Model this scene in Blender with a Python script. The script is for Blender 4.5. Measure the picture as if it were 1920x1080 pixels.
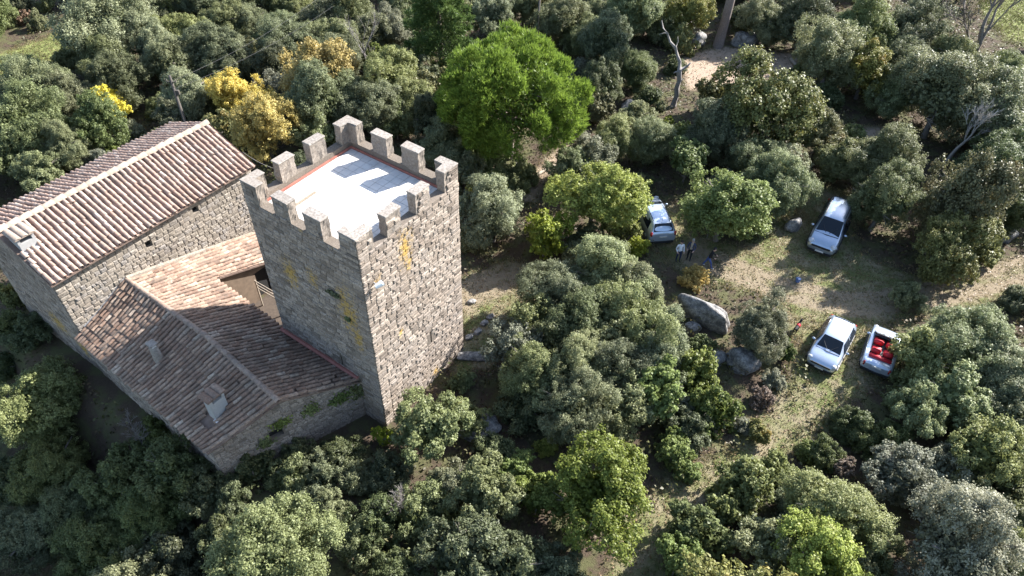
import bpy, bmesh, math, random
import numpy as np
from mathutils import Vector, Matrix, noise
random.seed(7); RNG = np.random.default_rng(7)
for o in list(bpy.data.objects): bpy.data.objects.remove(o)
SC = bpy.context.scene; COL = SC.collection

# ------------------------------------------------------------------ camera
CAM_H = 32.34; FPX = 1333.0
PITCH, ROLL = math.radians(44.657), math.radians(2.12)
_fw = Vector((0, math.cos(PITCH), -math.sin(PITCH))); _r0 = Vector((1, 0, 0)); _u0 = _r0.cross(_fw)
_rt = math.cos(ROLL)*_r0 + math.sin(ROLL)*_u0; _up = -math.sin(ROLL)*_r0 + math.cos(ROLL)*_u0
cd = bpy.data.cameras.new('camera'); cam = bpy.data.objects.new('camera', cd); COL.objects.link(cam)
cd.sensor_width = 36; cd.lens = FPX/1920*36; cd.clip_end = 2000
cam.matrix_world = Matrix(((_rt.x, _up.x, -_fw.x, 0), (_rt.y, _up.y, -_fw.y, 0), (_rt.z, _up.z, -_fw.z, CAM_H), (0, 0, 0, 1)))
SC.camera = cam
# the castle's own axes: origin at the tower's near corner
YAW = math.radians(-33.30); F0 = Vector((-6.4626, 21.770, 0))
U = Vector((math.cos(YAW), math.sin(YAW), 0)); V = Vector((-math.sin(YAW), math.cos(YAW), 0)); Z = Vector((0, 0, 1))
MC = Matrix(((U.x, V.x, 0, F0.x), (U.y, V.y, 0, F0.y), (0, 0, 1, 0), (0, 0, 0, 1)))
# ------------------------------------------------------------------ sun and sky
sv = (U*0.88 + V*2.1 + Z*1.45).normalized()
wd = bpy.data.worlds.new('World'); SC.world = wd; wd.use_nodes = True
sky = wd.node_tree.nodes.new('ShaderNodeTexSky'); sky.sky_type = 'NISHITA'; sky.sun_disc = False
sky.sun_elevation = math.asin(sv.z); sky.sun_rotation = math.atan2(sv.x, sv.y)
bg = wd.node_tree.nodes['Background']; bg.inputs[1].default_value = 0.105
wd.node_tree.links.new(sky.outputs[0], bg.inputs[0])
sl = bpy.data.lights.new('sun', 'SUN'); sl.energy = 5.0; sl.angle = math.radians(0.53); sl.color = (1, 0.97, 0.94)
so = bpy.data.objects.new('sun', sl); COL.objects.link(so); so.rotation_euler = sv.to_track_quat('Z', 'Y').to_euler(); so.location = (30, 60, 60)
vs = SC.view_settings; vs.view_transform = 'Standard'; vs.look = 'None'; vs.exposure = 1.85; vs.gamma = 1; vs.use_curve_mapping = False

# ------------------------------------------------------------------ helpers
def ray(px, py): return _fw*FPX + _rt*(px-960) - _up*(py-540)
def at(px, py, z=0.0):
    d = ray(px, py); return Vector((0, 0, CAM_H)) + d*((z-CAM_H)/d.z)
def toz(p): return Vector((p.x, p.y, gz(p.x, p.y)))
def project(P):
    d = Vector(P)-Vector((0, 0, CAM_H)); w = d.dot(_fw)
    return (960+FPX*d.dot(_rt)/w, 540-FPX*d.dot(_up)/w, w)
def W_(u, v, z=0): return F0 + U*u + V*v + Z*z
def uv_of(x, y): d = Vector((x, y, 0))-F0; return d.dot(U), d.dot(V)
def sstep(a, b, x):
    t = min(1, max(0, (x-a)/(b-a))); return t*t*(3-2*t)
def gz(x, y):
    u, v = uv_of(x, y)
    z = -(4.2*sstep(-7.5, -11.5, v)+2.0*sstep(-11, -18, v))*sstep(.5, -5, u)
    z -= 1.6*sstep(-23.5, -32, u)
    far = sstep(40, 60, math.hypot(x-4, y-24))
    z += far*(.4*math.sin(x*.05+1)*math.cos(y*.043))
    return z
def link(o, parent=None):
    COL.objects.link(o)
    if parent: o.parent = parent
    return o
def tag(o, label=None, cat=None, group=None, kind=None):
    for k, v in (('label', label), ('category', cat), ('group', group), ('kind', kind)):
        if v: o[k] = v
    return o
def empty(name, loc=(0, 0, 0), rz=0):
    o = bpy.data.objects.new(name, None); o.location = loc; o.rotation_euler = (0, 0, rz); o.empty_display_size = .2
    return link(o)
def meshobj(name, verts, faces, mat=None, parent=None, smooth=False):
    m = bpy.data.meshes.new(name); m.from_pydata([tuple(v) for v in verts], [], faces); m.update()
    if mat: m.materials.append(mat)
    if smooth: m.shade_smooth()
    return link(bpy.data.objects.new(name, m), parent)
def bmobj(name, bm, mat=None, parent=None, smooth=False):
    m = bpy.data.meshes.new(name); bm.to_mesh(m); bm.free()
    if mat: m.materials.append(mat)
    if smooth: m.shade_smooth()
    return link(bpy.data.objects.new(name, m), parent)
def box(bm, c, s, M=None, bev=0):
    r = bmesh.ops.create_cube(bm, size=1); vs_ = r['verts']
    for v in vs_: v.co = Vector((v.co.x*s[0]+c[0], v.co.y*s[1]+c[1], v.co.z*s[2]+c[2]))
    if bev: vs_ = list({v for f in bmesh.ops.bevel(bm, geom=list({e for v in vs_ for e in v.link_edges}), offset=bev, segments=2, affect='EDGES')['faces'] for v in f.verts} | set(v for v in vs_ if v.is_valid))
    if M: bmesh.ops.transform(bm, matrix=M, verts=vs_)
    return vs_
def tube(bm, pts, rad, n=7, cap=True):
    rings = []
    for i, p in enumerate(pts):
        p = Vector(p); d = (Vector(pts[min(i+1, len(pts)-1)])-Vector(pts[max(i-1, 0)])).normalized()
        a = d.orthogonal().normalized(); b = d.cross(a)
        rings.append([bm.verts.new(p+(a*math.cos(2*math.pi*k/n)+b*math.sin(2*math.pi*k/n))*rad[i]) for k in range(n)])
    for i in range(len(rings)-1):
        # keep ring phase aligned
        r0, r1 = rings[i], rings[i+1]; s = min(range(n), key=lambda j: (r1[j].co-r0[0].co).length)
        rings[i+1] = r1 = r1[s:]+r1[:s]
        for k in range(n):
            try: bm.faces.new((r0[k], r0[(k+1) % n], r1[(k+1) % n], r1[k]))
            except ValueError: pass
    if cap:
        for r in (rings[0], rings[-1]):
            try: bm.faces.new(r)
            except ValueError: pass

# ------------------------------------------------------------------ materials
class NT:
    def __init__(s, name):
        s.m = bpy.data.materials.new(name); s.m.use_nodes = True; s.t = s.m.node_tree
        s.b = s.t.nodes['Principled BSDF']; s.out = s.t.nodes['Material Output']
    def n(s, ty, **kw):
        nd = s.t.nodes.new(ty)
        for k, v in kw.items():
            if k in nd.inputs: 
                s.set(nd.inputs[k], v)
            else: setattr(nd, k, v)
        return nd
    def set(s, inp, v):
        if isinstance(v, bpy.types.NodeSocket): s.t.links.new(v, inp)
        else: inp.default_value = v
    def mix(s, f, a, b, bt='MIX'):
        nd = s.t.nodes.new('ShaderNodeMix'); nd.data_type = 'RGBA'; nd.blend_type = bt
        s.set(nd.inputs[0], f); s.set(nd.inputs[6], a); s.set(nd.inputs[7], b); return nd.outputs[2]
    def math(s, op, a, b=0.0, c=None):
        nd = s.t.nodes.new('ShaderNodeMath'); nd.operation = op; s.set(nd.inputs[0], a); s.set(nd.inputs[1], b)
        if c is not None: s.set(nd.inputs[2], c)
        return nd.outputs[0]
    def ramp(s, f, stops):
        nd = s.t.nodes.new('ShaderNodeValToRGB'); s.set(nd.inputs[0], f); cr = nd.color_ramp
        while len(cr.elements) < len(stops): cr.elements.new(.5)
        for e, (p, c) in zip(cr.elements, stops): e.position = p; e.color = c4(c)
        return nd.outputs[0]
    def noise(s, scale, detail=4, vec=None, rough=.55):
        nd = s.t.nodes.new('ShaderNodeTexNoise'); nd.inputs['Scale'].default_value = scale; nd.inputs['Detail'].default_value = detail; nd.inputs['Roughness'].default_value = rough
        if vec is not None: s.t.links.new(vec, nd.inputs['Vector'])
        return nd.outputs[0]
    def attr(s, name):
        nd = s.t.nodes.new('ShaderNodeAttribute'); nd.attribute_name = name; return nd.outputs['Fac']
    def pos(s): return s.t.nodes.new('ShaderNodeNewGeometry').outputs['Position']
    def rnd(s): return s.t.nodes.new('ShaderNodeObjectInfo').outputs['Random']
    def bump(s, h, st=.3, d=.02):
        nd = s.t.nodes.new('ShaderNodeBump'); nd.inputs['Strength'].default_value = st; nd.inputs['Distance'].default_value = d
        s.t.links.new(h, nd.inputs['Height']); s.t.links.new(nd.outputs[0], s.b.inputs['Normal'])
def c4(c): return (c[0], c[1], c[2], 1)
def plain(name, col, rough=.6, metal=0.0, nz=.12, scale=8, spec=.5):
    k = NT(name); f = k.noise(scale, 4, k.pos())
    k.set(k.b.inputs['Base Color'], k.mix(f, c4([max(0, x*(1-nz*2)) for x in col]), c4([min(1, x*(1+nz*2)) for x in col])))
    k.b.inputs['Roughness'].default_value = rough; k.b.inputs['Metallic'].default_value = metal; k.b.inputs['Specular IOR Level'].default_value = spec
    return k.m
def tint_of(k): return k.math('FRACT', k.math('ADD', k.attr('tint'), k.rnd()))
def stone_mat(name, stops, lichen=.0, seed=0.0):
    k = NT(name); P = k.pos(); t = tint_of(k)
    base = k.ramp(t, stops)
    n1 = k.noise(9, 6, P, .65); n2 = k.noise(40, 4, P, .6); n3 = k.noise(.55, 3, P)
    c = k.mix(k.ramp(n1, [(.35, (0, 0, 0)), (.7, (1, 1, 1))]), k.mix(.75, base, (.085, .07, .055, 1)), base)
    c = k.mix(k.math('MULTIPLY', k.ramp(n2, [(.5, (0, 0, 0)), (.75, (1, 1, 1))]), .38), c, (.52, .455, .375, 1))
    c = k.mix(k.math('MULTIPLY', k.ramp(n3, [(.45, (0, 0, 0)), (.7, (1, 1, 1))]), .35), c, (.24, .195, .155, 1))
    if lichen:
        mask = None
        for (p, r) in lichen:   # orange lichen colonies at these spots
            d = k.n('ShaderNodeVectorMath', operation='SUBTRACT'); k.t.links.new(P, d.inputs[0]); d.inputs[1].default_value = p
            sc = k.n('ShaderNodeVectorMath', operation='MULTIPLY'); k.t.links.new(d.outputs[0], sc.inputs[0]); sc.inputs[1].default_value = (1/r[0], 1/r[0], 1/r[1])
            ln = k.n('ShaderNodeVectorMath', operation='LENGTH'); k.t.links.new(sc.outputs[0], ln.inputs[0])
            e = k.math('SUBTRACT', 1.0, ln.outputs['Value'])
            mask = e if mask is None else k.math('MAXIMUM', mask, e)
        nn = k.mix(.45, k.noise(4.5, 5, P, .7), k.noise(26, 4, P, .75))
        f = k.math('ADD', k.math('MULTIPLY', mask, 1.0), k.math('MULTIPLY', k.math('SUBTRACT', nn, .56), 4.0))
        f = k.math('MULTIPLY', k.ramp(f, [(.25, (0, 0, 0)), (.7, (1, 1, 1))]), k.ramp(mask, [(.0, (0, 0, 0)), (.25, (1, 1, 1))]))
        c = k.mix(k.math('MULTIPLY', f, .85), c, (.40, .25, .05, 1))
    k.set(k.b.inputs['Base Color'], c); k.b.inputs['Roughness'].default_value = .92; k.b.inputs['Specular IOR Level'].default_value = .2
    k.bump(k.math('ADD', n1, k.math('MULTIPLY', n2, .4)), .55, .03)
    return k.m
def tile_mat(name, stops, dirt, pale=.55):
    k = NT(name); P = k.pos(); t = tint_of(k); base = k.ramp(t, stops)
    n1 = k.noise(6, 5, P, .65); n2 = k.noise(22, 4, P, .7); n3 = k.noise(1.1, 3, P)
    c = k.mix(k.ramp(n1, [(.42, (1, 1, 1)), (.6, (0, 0, 0))]), base, k.mix(.6, base, c4(dirt)))
    c = k.mix(k.math('MULTIPLY', k.ramp(n2, [(.52, (0, 0, 0)), (.68, (1, 1, 1))]), pale), c, (.46, .42, .36, 1))
    c = k.mix(k.math('MULTIPLY', k.ramp(n3, [(.5, (0, 0, 0)), (.66, (1, 1, 1))]), .5), c, c4(dirt))
    k.set(k.b.inputs['Base Color'], c); k.b.inputs['Roughness'].default_value = .9; k.b.inputs['Specular IOR Level'].default_value = .25
    k.bump(n2, .35, .015); return k.m
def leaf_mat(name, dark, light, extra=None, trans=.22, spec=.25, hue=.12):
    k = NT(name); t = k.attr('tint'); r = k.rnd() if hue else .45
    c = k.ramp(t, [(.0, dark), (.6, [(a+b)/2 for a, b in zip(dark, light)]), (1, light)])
    if extra: c = k.mix(k.ramp(k.noise(extra[1], 3, k.pos()), [(extra[2], (0, 0, 0)), (extra[2]+.12, (1, 1, 1))]), c, c4(extra[0]))
    hs = k.n('ShaderNodeHueSaturation'); k.set(hs.inputs['Color'], c)
    k.set(hs.inputs['Hue'], k.math('ADD', .5-hue*.12, k.math('MULTIPLY', r, hue*.24)))
    k.set(hs.inputs['Value'], k.math('ADD', .78, k.math('MULTIPLY', k.math('FRACT', k.math('MULTIPLY', r, 7.31)), .5)))
    k.set(hs.inputs['Saturation'], k.math('ADD', .8, k.math('MULTIPLY', k.math('FRACT', k.math('MULTIPLY', r, 3.77)), .35)))
    k.set(k.b.inputs['Base Color'], hs.outputs[0]); k.b.inputs['Roughness'].default_value = .5; k.b.inputs['Specular IOR Level'].default_value = spec
    tr = k.n('ShaderNodeBsdfTranslucent'); k.set(tr.inputs[0], hs.outputs[0]); ms = k.n('ShaderNodeMixShader'); ms.inputs[0].default_value = trans
    k.t.links.new(k.b.outputs[0], ms.inputs[1]); k.t.links.new(tr.outputs[0], ms.inputs[2]); k.t.links.new(ms.outputs[0], k.out.inputs[0])
    return k.m

LICH = [((W_(-1.3, 0, 8.2)), (1.3, 3.2)), ((W_(-5.0, 0, 8.6)), (1.0, 2.0)), (W_(-3.4, 0, 9.2), (.7, 1.2)), (W_(-.9, 0, 6.6), (.6, 1.8)), (W_(0, 2.8, 10.8), (.9, 2.0)),
        (W_(0, 2.9, 9.8), (.45, .9)), (W_(0, .9, 10.2), (.4, .6)), (W_(0, 1.9, 5.9), (.3, .6)), (W_(0, 4.2, .5), (.5, .8)), (W_(-5.3, 0, 12.2), (.35, .3)), (W_(-1.5, 0, 12.2), (.3, .3)),
        (W_(-3.4, 0, 12.1), (.4, .35)), (W_(-18, -6.6, 2.5), (1.6, 1.6)), (W_(-16.3, -6.6, 1.5), (1.0, 1.6))]
STN = [(0, (.14, .112, .092)), (.2, (.27, .215, .172)), (.45, (.41, .335, .27)), (.65, (.30, .255, .22)), (.85, (.50, .42, .345)), (1, (.19, .155, .13))]
M_stone = stone_mat('tower_stone', STN, LICH)
M_stone2 = stone_mat('house_stone', [(0, (.22, .19, .155)), (.35, (.32, .275, .22)), (.7, (.40, .35, .29)), (.9, (.30, .275, .25)), (1, (.24, .21, .18))], LICH[-2:])
M_mortar = stone_mat('mortar', [(0, (.15, .125, .10)), (1, (.17, .14, .115))])
M_mortar2 = stone_mat('pale_mortar', [(0, (.30, .26, .21)), (1, (.33, .285, .23))])
M_cap = stone_mat('merlon_cap', [(0, (.30, .27, .24)), (1, (.37, .335, .30))])
M_merl = stone_mat('merlon_render', [(0, (.25, .215, .18)), (1, (.32, .275, .235))])
M_tileA = tile_mat('house_tile', [(0, (.255, .152, .114)), (.3, (.34, .222, .17)), (.6, (.425, .31, .248)), (.8, (.29, .182, .14)), (1, (.50, .40, .335))], (.17, .135, .112))
M_tileB = tile_mat('annex_tile', [(0, (.19, .11, .075)), (.3, (.275, .175, .122)), (.55, (.36, .255, .185)), (.8, (.225, .135, .095)), (1, (.45, .36, .28))], (.11, .086, .068), .38)
M_ridge = tile_mat('ridge_tile', [(0, (.28, .21, .16)), (1, (.38, .295, .23))], (.20, .16, .13))
M_under = plain('roof_bed', (.16, .11, .085), .95, nz=.3, scale=5)
M_red = plain('red_flashing', (.30, .115, .085), .7, nz=.25, scale=4)
M_floor = plain('terrace_tile', (.58, .55, .51), .6, nz=.16, scale=1.7)
M_grout = plain('terrace_grout', (.30, .29, .28), .9)
M_dark = plain('dark_interior', (.012, .011, .010), .95)
M_plaster = plain('court_plaster_shade_tone', (.14, .10, .068), .9, nz=.25, scale=3)  # brown plaster, darkened further to carry the courtyard's shade
M_wood = plain('weathered_wood', (.26, .215, .165), .85, nz=.3, scale=9)
M_white = plain('white_mortar', (.62, .60, .58), .8, nz=.15, scale=7)
M_grey = plain('cement', (.30, .295, .285), .9, nz=.1)
M_zinc = plain('metal_grey', (.45, .46, .47), .45, .6, nz=.1)
M_bark = plain('bark', (.15, .13, .11), .95, nz=.35, scale=14)
M_pbark = plain('pine_bark', (.16, .125, .105), .95, nz=.35, scale=9)
M_pole = plain('creosoted_pole', (.07, .06, .05), .9, nz=.3)
M_dead = plain('dead_wood', (.20, .18, .165), .9, nz=.3, scale=8)
M_bare = plain('bare_twig', (.15, .125, .105), .95, nz=.3, scale=8)

def ground_mat():
    k = NT('ground_soil'); P = k.pos(); pth, gr, sand = k.attr('path'), k.attr('grass'), k.attr('sand')
    n1 = k.noise(.9, 5, P, .6); n2 = k.noise(7, 5, P, .7); n3 = k.noise(28, 3, P, .7)
    litter = k.mix(n2, (.035, .027, .019, 1), (.12, .088, .062, 1))
    litter = k.mix(k.ramp(n1, [(.45, (0, 0, 0)), (.6, (1, 1, 1))]), litter, k.mix(n3, (.05, .06, .025, 1), (.13, .12, .06, 1)))
    dry = k.mix(n3, (.15, .125, .075, 1), (.30, .255, .165, 1)); green = k.mix(n3, (.075, .095, .03, 1), (.17, .175, .07, 1))
    lawn = k.mix(k.ramp(k.noise(.7, 4, P, .65), [(.42, (0, 0, 0)), (.6, (1, 1, 1))]), green, dry)
    soil = k.mix(k.noise(2.2, 5, P, .7), k.mix(n2, (.15, .11, .075, 1), (.30, .235, .175, 1)), dry); sandc = k.mix(n2, (.28, .205, .145, 1), (.43, .335, .25, 1))
    def edge(a, w=.5): return k.ramp(k.math('ADD', a, k.math('MULTIPLY', k.math('SUBTRACT', n1, .5), w)), [(.35, (0, 0, 0)), (.65, (1, 1, 1))])
    c = k.mix(edge(gr, .7), litter, lawn); c = k.mix(edge(pth, .9), c, soil); c = k.mix(edge(sand, .5), c, sandc)
    fld = k.mix(n2, (.13, .16, .045, 1), (.26, .27, .10, 1)); c = k.mix(edge(k.attr('field'), .4), c, fld)
    k.set(k.b.inputs['Base Color'], c); k.b.inputs['Roughness'].default_value = .95; k.b.inputs['Specular IOR Level'].default_value = .15
    k.bump(k.math('ADD', n2, k.math('MULTIPLY', n3, .5)), .7, .08); return k.m

# ------------------------------------------------------------------ ground sheet
def poly_px(pts): return [(at(x, y).x, at(x, y).y) for x, y in pts]
TRACK = poly_px([(1300, 480), (1370, 505), (1480, 545), (1600, 572), (1740, 556), (1860, 525), (1990, 480)])
TRACKW = 1.0
FOOT = poly_px([(1590, 700), (1535, 745), (1475, 800), (1400, 865), (1300, 925), (1232, 990), (1190, 1090)])
YARD = poly_px([(872, 560), (925, 525), (985, 520), (1030, 520)])
CLEAR = poly_px([(1285, 150), (1340, 130), (1430, 112), (1500, 118)])
LANE = poly_px([(990, 370), (1010, 330), (1060, 280)])
PARK = poly_px([(1190, 400), (1260, 380), (1300, 440), (1400, 470), (1470, 400), (1540, 350), (1600, 370), (1600, 470), (1720, 520), (1930, 490), (1940, 550), (1780, 585), (1660, 600), (1690, 690), (1610, 720), (1590, 760), (1500, 810), (1430, 790), (1480, 700), (1500, 640), (1430, 545), (1330, 530), (1250, 490)])
YARDP = poly_px([(870, 520), (960, 490), (1010, 500), (1000, 545), (940, 600), (930, 650), (940, 690), (850, 700), (872, 640)])
CLEARP = poly_px([(1275, 110), (1350, 85), (1500, 100), (1495, 140), (1420, 160), (1340, 165), (1290, 170)])
ROCKP = poly_px([(1560, 240), (1680, 235), (1690, 262), (1570, 268)])
FIELD1 = poly_px([(-120, 150), (-60, 100), (0, 74), (70, 52), (140, 20), (165, 50), (100, 92), (20, 112), (-30, 150), (22, 175), (-10, 235)])
FIELD2 = poly_px([(1840, 20), (1880, -20), (1990, -60), (2100, 20), (1960, 90), (1890, 80)])
FIELD3 = poly_px([(-60, 350), (0, 360), (60, 335), (90, 345), (20, 385), (-60, 410)])
def inpoly(x, y, P):
    c = np.zeros(x.shape, bool); n = len(P)
    for i in range(n):
        (x1, y1), (x2, y2) = P[i], P[(i+1) % n]
        if y1 == y2: continue
        c ^= ((y1 > y) != (y2 > y)) & (x < (x2-x1)*(y-y1)/(y2-y1)+x1)
    return c
def dline(x, y, L):
    d = np.full(x.shape, 1e9)
    for (x1, y1), (x2, y2) in zip(L[:-1], L[1:]):
        dx, dy = x2-x1, y2-y1; t = np.clip(((x-x1)*dx+(y-y1)*dy)/(dx*dx+dy*dy), 0, 1)
        d = np.minimum(d, np.hypot(x-x1-t*dx, y-y1-t*dy))
    return d
def dpoly(x, y, P):   # signed: positive inside, metres
    d = dline(x, y, P+[P[0]]); return np.where(inpoly(x, y, P), d, -d)
def soft(d, w): return np.clip(.5+d/(2*w), 0, 1)
def axis(a, b, st):
    s = np.arange(a, b+st/2, st); o = [b+st*(1.35**k-1)/.35*1.35 for k in range(1, 24)]; i = [a-st*(1.35**k-1)/.35*1.35 for k in range(1, 24)]
    o = [v for v in o if v < 700]+[700]; i = [v for v in i if v > -700]+[-700]
    return np.array(sorted(i)+list(s)+o)
def ground_attrs(x, y):
    path = np.maximum.reduce([np.maximum(soft(.42-np.abs(dline(x, y, TRACK)-.72), .35), .55*soft(TRACKW+.3-dline(x, y, TRACK), .9)), .72*soft(.25-dline(x, y, FOOT), .5), soft(1.2-dline(x, y, YARD), 1.0)])
    grass = np.maximum.reduce([soft(dpoly(x, y, PARK), 1.2), soft(1.25-dline(x, y, FOOT), .9), soft(dpoly(x, y, YARDP), .8)])
    sand = np.maximum(soft(dpoly(x, y, CLEARP), .8), .75*soft(dpoly(x, y, ROCKP), 1.0))
    sand = np.maximum(sand, .62*soft(1.0-dline(x, y, LANE), .8))
    field = np.maximum.reduce([soft(dpoly(x, y, FIELD1), 1.5), soft(dpoly(x, y, FIELD2), 2), soft(dpoly(x, y, FIELD3), 1.2)])
    return path, grass, sand, field
gx, gy = axis(-62, 70, .55), axis(-2, 100, .55)
X, Y = np.meshgrid(gx, gy); nx, ny = len(gx), len(gy)
zz = np.array([gz(a, b) for a, b in zip(X.ravel(), Y.ravel())])
idx = np.arange(nx*ny).reshape(ny, nx)
fcs = np.stack([idx[:-1, :-1], idx[:-1, 1:], idx[1:, 1:], idx[1:, :-1]], -1).reshape(-1, 4)
def np_mesh(name, verts, quads, mat=None, tint=None):
    m = bpy.data.meshes.new(name); n = len(verts); k = quads.shape[1]; nf = len(quads)
    m.vertices.add(n); m.vertices.foreach_set('co', np.asarray(verts, np.float32).ravel())
    m.loops.add(nf*k); m.loops.foreach_set('vertex_index', np.asarray(quads, np.int32).ravel())
    m.polygons.add(nf); m.polygons.foreach_set('loop_start', np.arange(0, nf*k, k, dtype=np.int32))
    if tint is not None:
        a = m.attributes.new('tint', 'FLOAT', 'FACE'); a.data.foreach_set('value', np.asarray(tint, np.float32))
    m.update(calc_edges=True)
    if mat: m.materials.append(mat)
    return m
gm = np_mesh('ground', np.stack([X.ravel(), Y.ravel(), zz], -1), fcs, ground_mat())
for nm, arr in zip(('path', 'grass', 'sand', 'field'), ground_attrs(X.ravel(), Y.ravel())):
    a = gm.attributes.new(nm, 'FLOAT', 'POINT'); a.data.foreach_set('value', arr.astype(np.float32))
gm.shade_smooth(); tag(link(bpy.data.objects.new('ground', gm)), kind='structure')

# ------------------------------------------------------------------ masonry pieces
def stone_variant(i):
    rng = random.Random(50+i); bm = bmesh.new(); n = 8
    def ring(s, y, j):
        out = []
        for (a, b) in ((-.5, -.5), (0, -.5), (.5, -.5), (.5, 0), (.5, .5), (0, .5), (-.5, .5), (-.5, 0)):
            out.append(bm.verts.new((a*s+rng.uniform(-j, j), y+rng.uniform(-.12, .12)*(j > .03), b*s+rng.uniform(-j, j))))
        return out
    r0 = ring(.98, 0, .02); r1 = ring(.93, .68, .05); r2 = ring(.62, 1.0, .07)
    for a, b in ((r0, r1), (r1, r2)):
        for k in range(n): bm.faces.new((a[k], a[(k+1) % n], b[(k+1) % n], b[k]))
    bm.faces.new(r2)
    m = bpy.data.meshes.new('stone'); bm.to_mesh(m); bm.free()
    at_ = m.attributes.new('tint', 'FLOAT', 'FACE'); at_.data.foreach_set('value', [.13*i]*len(m.polygons))
    return m
STV = [stone_variant(i) for i in range(7)]
STV_DATA = [(np.array([v.co[:] for v in m.vertices]), [list(p.vertices) for p in m.polygons]) for m in STV]
def place_pieces(name, meshes, datas, mats, items, parent, limit, origin, rest_name):
    """items: list of (variant, 4x4 local matrix, weight): the heaviest become objects, the rest one joined part"""
    items = sorted(items, key=lambda t: -t[2]); vis = items[:limit]; rest = items[limit:]
    mesh_cache = {}
    for vi, M, w in vis:
        if vi not in mesh_cache:
            m = meshes[vi].copy(); m.materials.clear(); m.materials.append(mats); mesh_cache[vi] = m
        o = bpy.data.objects.new(name, mesh_cache[vi]); link(o, parent); o.matrix_local = M
    if rest:
        V_, F_, T_ = [], [], []; off = 0
        for vi, M, w in rest:
            d, f = datas[vi]; A = np.array(M); p = d @ A[:3, :3].T + A[:3, 3]; V_.append(p)
            F_ += [[q+off for q in ff] for ff in f]; off += len(d); T_ += [random.random()]*len(f)
        m = bpy.data.meshes.new(rest_name); m.from_pydata(np.concatenate(V_).tolist(), [], F_); m.materials.append(mats)
        a = m.attributes.new('tint', 'FLOAT', 'FACE'); a.data.foreach_set('value', T_); m.update()
        tag(link(bpy.data.objects.new(rest_name, m), parent), kind='stuff')
def masonry(A, B, z0, topf, holes, hmin, hmax, wmin, wmax, proud=(.015, .05), seed=1, weightf=None, skipf=None):
    """stones laid in courses on the wall A->B (castle frame), outside to the right of A->B"""
    rng = random.Random(seed); A, B = Vector(A), Vector(B); L = (B-A).length; d = (B-A)/L; nrm = Vector((d.y, -d.x, 0)); out = []
    z = z0
    while z < max(topf(0), topf(L), topf(L/2)):
        h = rng.uniform(hmin, hmax); s = 0; first = True
        while s < L:
            w = rng.uniform(wmin, wmax)*(1.25 if rng.random() < .15 else 1)
            if first or L-s < wmax*1.3: w = rng.choice((wmin*1.2, wmax*1.05)) if first else L-s
            first = False; a, b = max(0, s), min(L, s+w); s += w
            if b-a < wmin*.45: continue
            c = (a+b)/2; tz = min(topf(a+.02), topf(b-.02)); hh = h
            if z+hh > tz+.02: hh = tz-z
            if hh < hmin*.5: continue
            if any(b > x0+.01 and a < x1-.01 and z+hh > y0+.01 and z < y1-.01 for x0, x1, y0, y1 in holes): continue
            if skipf and skipf(c, z+hh/2): continue
            pr = rng.uniform(*proud); g = rng.uniform(.008, .03)
            P = A+d*c; rot = rng.uniform(-.035, .035)
            M = Matrix(((d.x, nrm.x, 0, P.x), (d.y, nrm.y, 0, P.y), (0, 0, 1, z+hh/2), (0, 0, 0, 1))) @ Matrix.Rotation(rot, 4, 'Y') @ Matrix.Diagonal(((b-a-g), pr, hh-g, 1))
            out.append((rng.randrange(7), M, (weightf(c, z) if weightf else 1)*(b-a)*hh))
        z += h
    return out
def wall_core(name, A, B, z0, topf, holes, mat, parent, thick=.5, depth=.3, steps=24):
    """wall slab with real window openings; holes are (s0,s1,z0,z1)"""
    A, B = Vector(A), Vector(B); L = (B-A).length; d = (B-A)/L; nin = Vector((-d.y, d.x, 0))
    ss = sorted(set([0, L]+[L*i/steps for i in range(steps+1)]+[x for h in holes for x in h[:2]])); bm = bmesh.new()
    def P(s, z, k): q = A+d*s+nin*k; return bm.verts.new((q.x, q.y, z))
    for a, b in zip(ss[:-1], ss[1:]):
        hs = sorted([h for h in holes if h[0] <= a+1e-6 and h[1] >= b-1e-6], key=lambda h: h[2]); lo = z0
        for h in hs+[None]:
            ha, hb = (h[2], h[2]) if h else (topf(a), topf(b))
            bm.faces.new((P(a, lo, 0), P(b, lo, 0), P(b, hb, 0), P(a, ha, 0)))
            if h:
                for zq in (h[2], h[3]): bm.faces.new((P(a, zq, 0), P(b, zq, 0), P(b, zq, depth), P(a, zq, depth)))
                lo = h[3]
        bm.faces.new((P(a, topf(a), 0), P(b, topf(b), 0), P(b, topf(b), thick), P(a, topf(a), thick)))
        bm.faces.new((P(a, z0, thick), P(b, z0, thick), P(b, topf(b), thick), P(a, topf(a), thick)))
    for h in holes:
        for s in h[:2]: bm.faces.new((P(s, h[2], 0), P(s, h[3], 0), P(s, h[3], depth), P(s, h[2], depth)))
    for s in (0, L): bm.faces.new((P(s, z0, 0), P(s, topf(s), 0), P(s, topf(s), thick), P(s, z0, thick)))
    o = bmobj(name, bm, mat, parent)
    for h in holes:   # near-black sheet at the back of the opening, paints the unlit inside
        q = [A+d*s+nin*(depth-.03) for s in (h[0], h[1])]
        meshobj('window', [(q[0].x, q[0].y, h[2]), (q[1].x, q[1].y, h[2]), (q[1].x, q[1].y, h[3]), (q[0].x, q[0].y, h[3])], [(0, 1, 2, 3)], M_dark, parent)
    return o
def castle_empty(name): 
    e = empty(name, F0); e.rotation_euler = (0, 0, YAW); return e

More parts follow.
